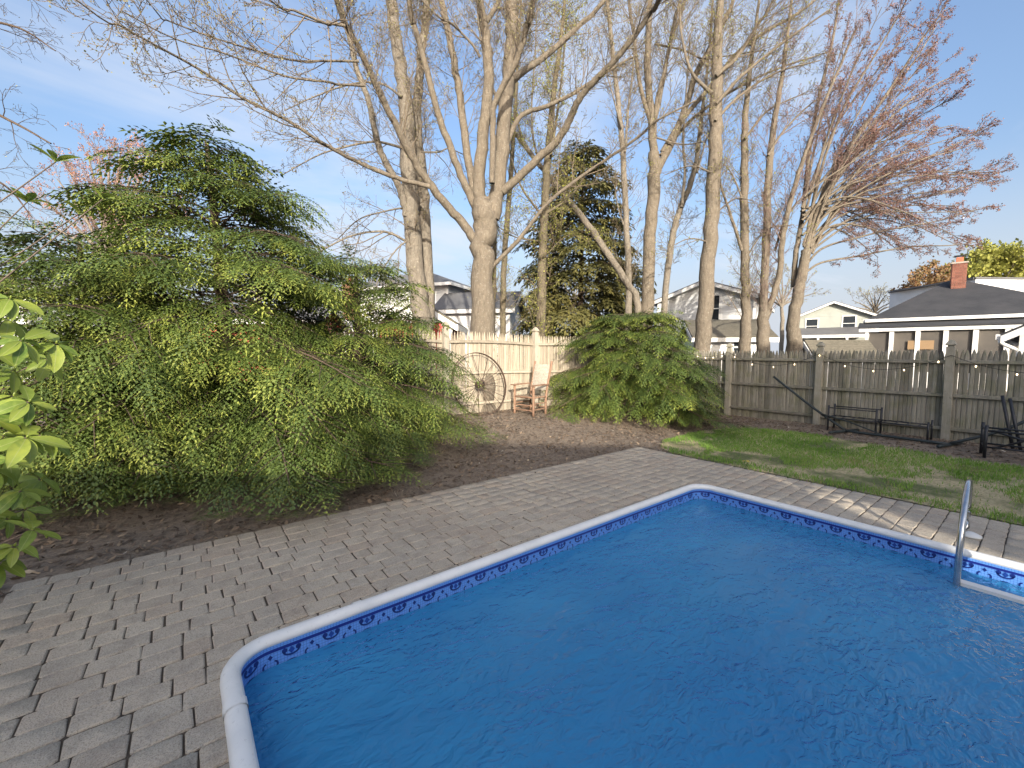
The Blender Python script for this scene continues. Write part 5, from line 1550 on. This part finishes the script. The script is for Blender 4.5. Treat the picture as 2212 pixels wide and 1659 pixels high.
    for w_, (tv, tf, tt) in enumerate(templ):
        k = which == w_; p, ex, ey, ez, sz, tn = [x[k] for x in fr_np]
        if not len(p): continue
        v = p[:, None, :] + sz[:, None, None] * (tv[None, :, 0:1] * ex[:, None, :] + tv[None, :, 1:2] * ey[:, None, :] + tv[None, :, 2:3] * np.array([0, 0, 1.]) * .85 + tv[None, :, 2:3] * ez[:, None, :] * .15)
        v[..., 2] = np.maximum(v[..., 2], .015)
        VV.append(v.reshape(-1, 3)); FF.append((tf[None] + (np.arange(len(p)) * len(tv))[:, None, None] + n).reshape(-1, 3)); TT.append(np.clip(tt[None] + tn[:, None] + np.random.RandomState(w_).normal(0, .06, (len(p), 1)), 0, 1).ravel()); n += len(p) * len(tv)
    cr_ = link('crown', np_mesh('crown', np.concatenate(VV), [np.concatenate(FF)], False, {'tone': np.concatenate(TT)}), mn, root)
    return len(fr), n // 3
HM = (M_HBARK, M_HEM)
st_ = []
st_.append(conifer('hemlock_tree', 'tallest hemlock with a ragged top spreading over the mulch bed', cw(-3.85, 5.75), 4.1, 2.65, 122, 5, HM, FT_N, .50, .135, .3, .66, -2, 38, .30, lean=(-.03, .02), inner=.15))
st_.append(conifer('hemlock_tree', 'hemlock whose low branches reach across to the iron wheel', cw(-2.45, 6.75), 2.75, 2.0, 76, 6, HM, FT_N, .46, .135, .3, .5, -2, 40, .26, inner=.15))
st_.append(conifer('hemlock_tree', 'shaded hemlock behind the broad-leaved shrub at the picture edge', cw(-5.0, 5.0), 2.6, 2.2, 60, 8, HM, FT_N, .48, .15, .3, .5, -2, 40, .26, inner=.15))
st_.append(conifer('hemlock_bush', 'low bushy hemlock filling the corner between the two fences', cw(2.95, 10.4), 2.3, 2.2, 92, 7, HM, FT_M, .46, .16, .5, .45, 2, 46, .30, cat='bush', sub=.5, inner=.15))
st_.append(conifer('spruce_tree', 'dark pointed spruce standing beyond the fence corner', cw(hpx(1252, 18.5), 18.5), zpx(335, 18.5), 3.5, 95, 9, (M_HBARK, M_SPR), FT_F, .95, .27, .5, .60, -10, 22, .26, sub=.36))
print('CONIFERS', st_)

# ------------------------------------------------------------------ rhododendron
def rhododendron():
    def mat_leaf():
        t = NT('rhododendron_leaf'); r = t.random()
        co = t.coord('Object'); n = t.noise(co, 30, 3); sp = t.n('ShaderNodeSeparateXYZ'); t.set(sp.inputs[0], t.coord('Object'))
        rib = t.math('LESS_THAN', t.math('ABSOLUTE', sp.outputs[1]), .0016)
        col = t.mix(r, (.11, .19, .03), (.36, .42, .07)); col = t.mix(t.rng(n, .4, .7), col, (.24, .32, .06)); col = t.mix(t.math('MULTIPLY', rib, .6), col, (.38, .42, .16))
        b = t.bsdf(col, .42); tr = t.node('ShaderNodeBsdfTranslucent', {'Color': col})
        return t.done(t.node('ShaderNodeMixShader', {0: .3, 1: b.outputs[0], 2: tr.outputs[0]}))
    ML = mat_leaf(); MBk = simple('shrub_bark', (.17, .13, .10), (.11, .085, .065), 20, .9, .3)
    root_xy = (-1.75, 3.55); bz = hz(*root_xy)
    root = empty('rhododendron_bush', (*root_xy, bz)); tag(root, 'broad-leaved bright green rhododendron at the picture edge', 'bush')
    org = Vector((*root_xy, bz))
    def leaf_mesh(seed):
        R = random.Random(seed); V, F = [], []; n = 8; cv = R.uniform(.08, .5); fold = R.uniform(.12, .35)
        for i in range(n + 1):
            u = i / n; w_ = .47 * math.sin(math.pi * min(1, u * .97 + .03)) ** .72 * (1 - .18 * (1 - u)) * .5
            x = u; z = -cv * u * u
            V += [(x, -w_, z + fold * w_), (x, 0, z), (x, w_, z + fold * w_)]
        for i in range(n):
            for j in range(2): F.append((i * 3 + j, i * 3 + 3 + j, i * 3 + 4 + j, i * 3 + 1 + j))
        me = bpy.data.meshes.new('leaf'); me.from_pydata([tuple(.145 * c for c in v) for v in V], [], F); me.polygons.foreach_set('use_smooth', np.ones(len(F), bool)); me.update(); me.materials.append(ML); return me
    LM = [leaf_mesh(i) for i in range(6)]
    R = random.Random(12)
    wh = [(5, 645, 2.3, 7, 0), (30, 735, 2.2, 8, 0), (104, 742, 2.35, 7, 0), (85, 775, 2.55, 6, -.4), (45, 868, 2.15, 8, 0), (12, 855, 2.3, 6, 0), (40, 945, 2.1, 7, 0), (72, 940, 2.2, 6, -.1), (70, 1035, 2.5, 7, -.2),
          (28, 1060, 2.3, 7, -.2), (52, 1145, 2.15, 5, .1), (14, 1180, 2.2, 8, 0), (-20, 1215, 2.2, 7, 0), (-30, 760, 2.2, 7, 0), (-40, 900, 2.1, 7, 0), (-45, 1010, 2.2, 7, 0), (-50, 1110, 2.3, 7, 0), (0, 690, 2.5, 6, 0), (10, 800, 2.4, 6, -.3),
          (-60, 650, 2.3, 6, 0), (0, 1120, 2.5, 6, -.3), (35, 1100, 2.6, 5, -.3), (120, 350, 2.5, 8, 1.2), (58, 437, 2.7, 8, .8), (222, 430, 2.9, 9, .9), (170, 462, 2.9, 5, .6), (-25, 560, 2.5, 6, .5), (0, 990, 2.35, 6, -.2), (-10, 940, 2.5, 6, 0)]
    for (px, py, d, n, upv) in wh:
        c = Vector(P(px + (18 if py > 500 else 0), py, d)) - org
        st0 = Vector((0, 0, .25 + .35 * R.random())) if c.z < 1.1 else Vector((R.uniform(-.1, .1), 0, .9))
        midp = (st0 + c) / 2 + Vector((R.uniform(-.12, .12), R.uniform(-.12, .12), -.06 if c.z < 1.3 else .05))
        pts = spline([tuple(Vector((R.uniform(-.1, .1), R.uniform(-.1, .1), -.05))), tuple(st0), tuple(midp), tuple(c)], 5)
        MB().tube(pts, list(np.linspace(.014 if c.z < 1.35 else .008, .0045 if c.z < 1.35 else .003, len(pts))), 6).build('stem', MBk, root, True)
        out_ = (c - midp).normalized()
        tc_ = (Vector((0, 0, 1.5)) - (c + org)).normalized()
        axis_ = (out_ * .25 + tc_ * (.35 if upv <= 0 else .1) + Vector((R.uniform(-.2, .2), R.uniform(-.2, .2), .55 + upv * .7))).normalized()
        o1 = axis_.orthogonal().normalized(); o2 = axis_.cross(o1); a0 = R.uniform(0, 6.28)
        for i in range(n):
            a = a0 + i * 6.283 / n + R.uniform(-.45, .45)
            v = (o1 * math.cos(a) + o2 * math.sin(a)) + axis_ * (R.uniform(-.25, .35) + upv * .55) + Vector((0, 0, R.uniform(-.6, -.1) if upv <= 0 else 0)); v.normalize()
            nrm = axis_ - v * axis_.dot(v)
            if nrm.length < .1: nrm = o1
            nrm.normalize(); yv = nrm.cross(v)
            M = Matrix((v, yv, nrm)).transposed().to_4x4(); s_ = R.uniform(.6, 1.1) * (.85 if upv > .5 else 1)
            o = link('leaf', R.choice(LM), None, root); o.matrix_local = Matrix.Translation(c + v * .012) @ M @ Matrix.Diagonal((s_, s_ * R.uniform(.9, 1.15), s_, 1))
        b = MB(); b.tube([tuple(c), tuple(c + axis_ * .012), tuple(c + axis_ * .022)], [.004, .006, .001], 6); b.build('bud', ML, root)
rhododendron()

# a dandelion by the paving
dx, dy = 6.33, 2.62
da = empty('dandelion', (dx, dy, hz(dx, dy))); tag(da, 'small yellow dandelion at the lawn edge by the paving', 'flower')
MY = simple('dandelion_yellow', (.75, .55, .02), None, 20, .7, 0); MG = simple('dandelion_leaf', (.06, .13, .02), None, 20, .6, 0)
for i in range(3):
    a = i * 2.1; hx_, hy_ = .035 * math.cos(a), .035 * math.sin(a)
    MB().tube([(0, 0, 0), (hx_ * .6, hy_ * .6, .04), (hx_, hy_, .07)], .002, 5).build('stem', MG, da)
    h_ = MB()
    for k in range(14):
        b = k * .449; h_.quad((hx_, hy_, .07), (hx_ + .02 * math.cos(b - .12), hy_ + .02 * math.sin(b - .12), .078), (hx_ + .024 * math.cos(b), hy_ + .024 * math.sin(b), .079), (hx_ + .02 * math.cos(b + .12), hy_ + .02 * math.sin(b + .12), .078))
    h_.build('flower_head', MY, da)
for i in range(6):
    a = i * 1.05; l_ = MB(); c, s = math.cos(a), math.sin(a)
    l_.quad((0, 0, .01), (.05 * c - .008 * s, .05 * s + .008 * c, .03), (.1 * c, .1 * s, .015), (.05 * c + .008 * s, .05 * s - .008 * c, .03)); l_.build('leaf', MG, da)
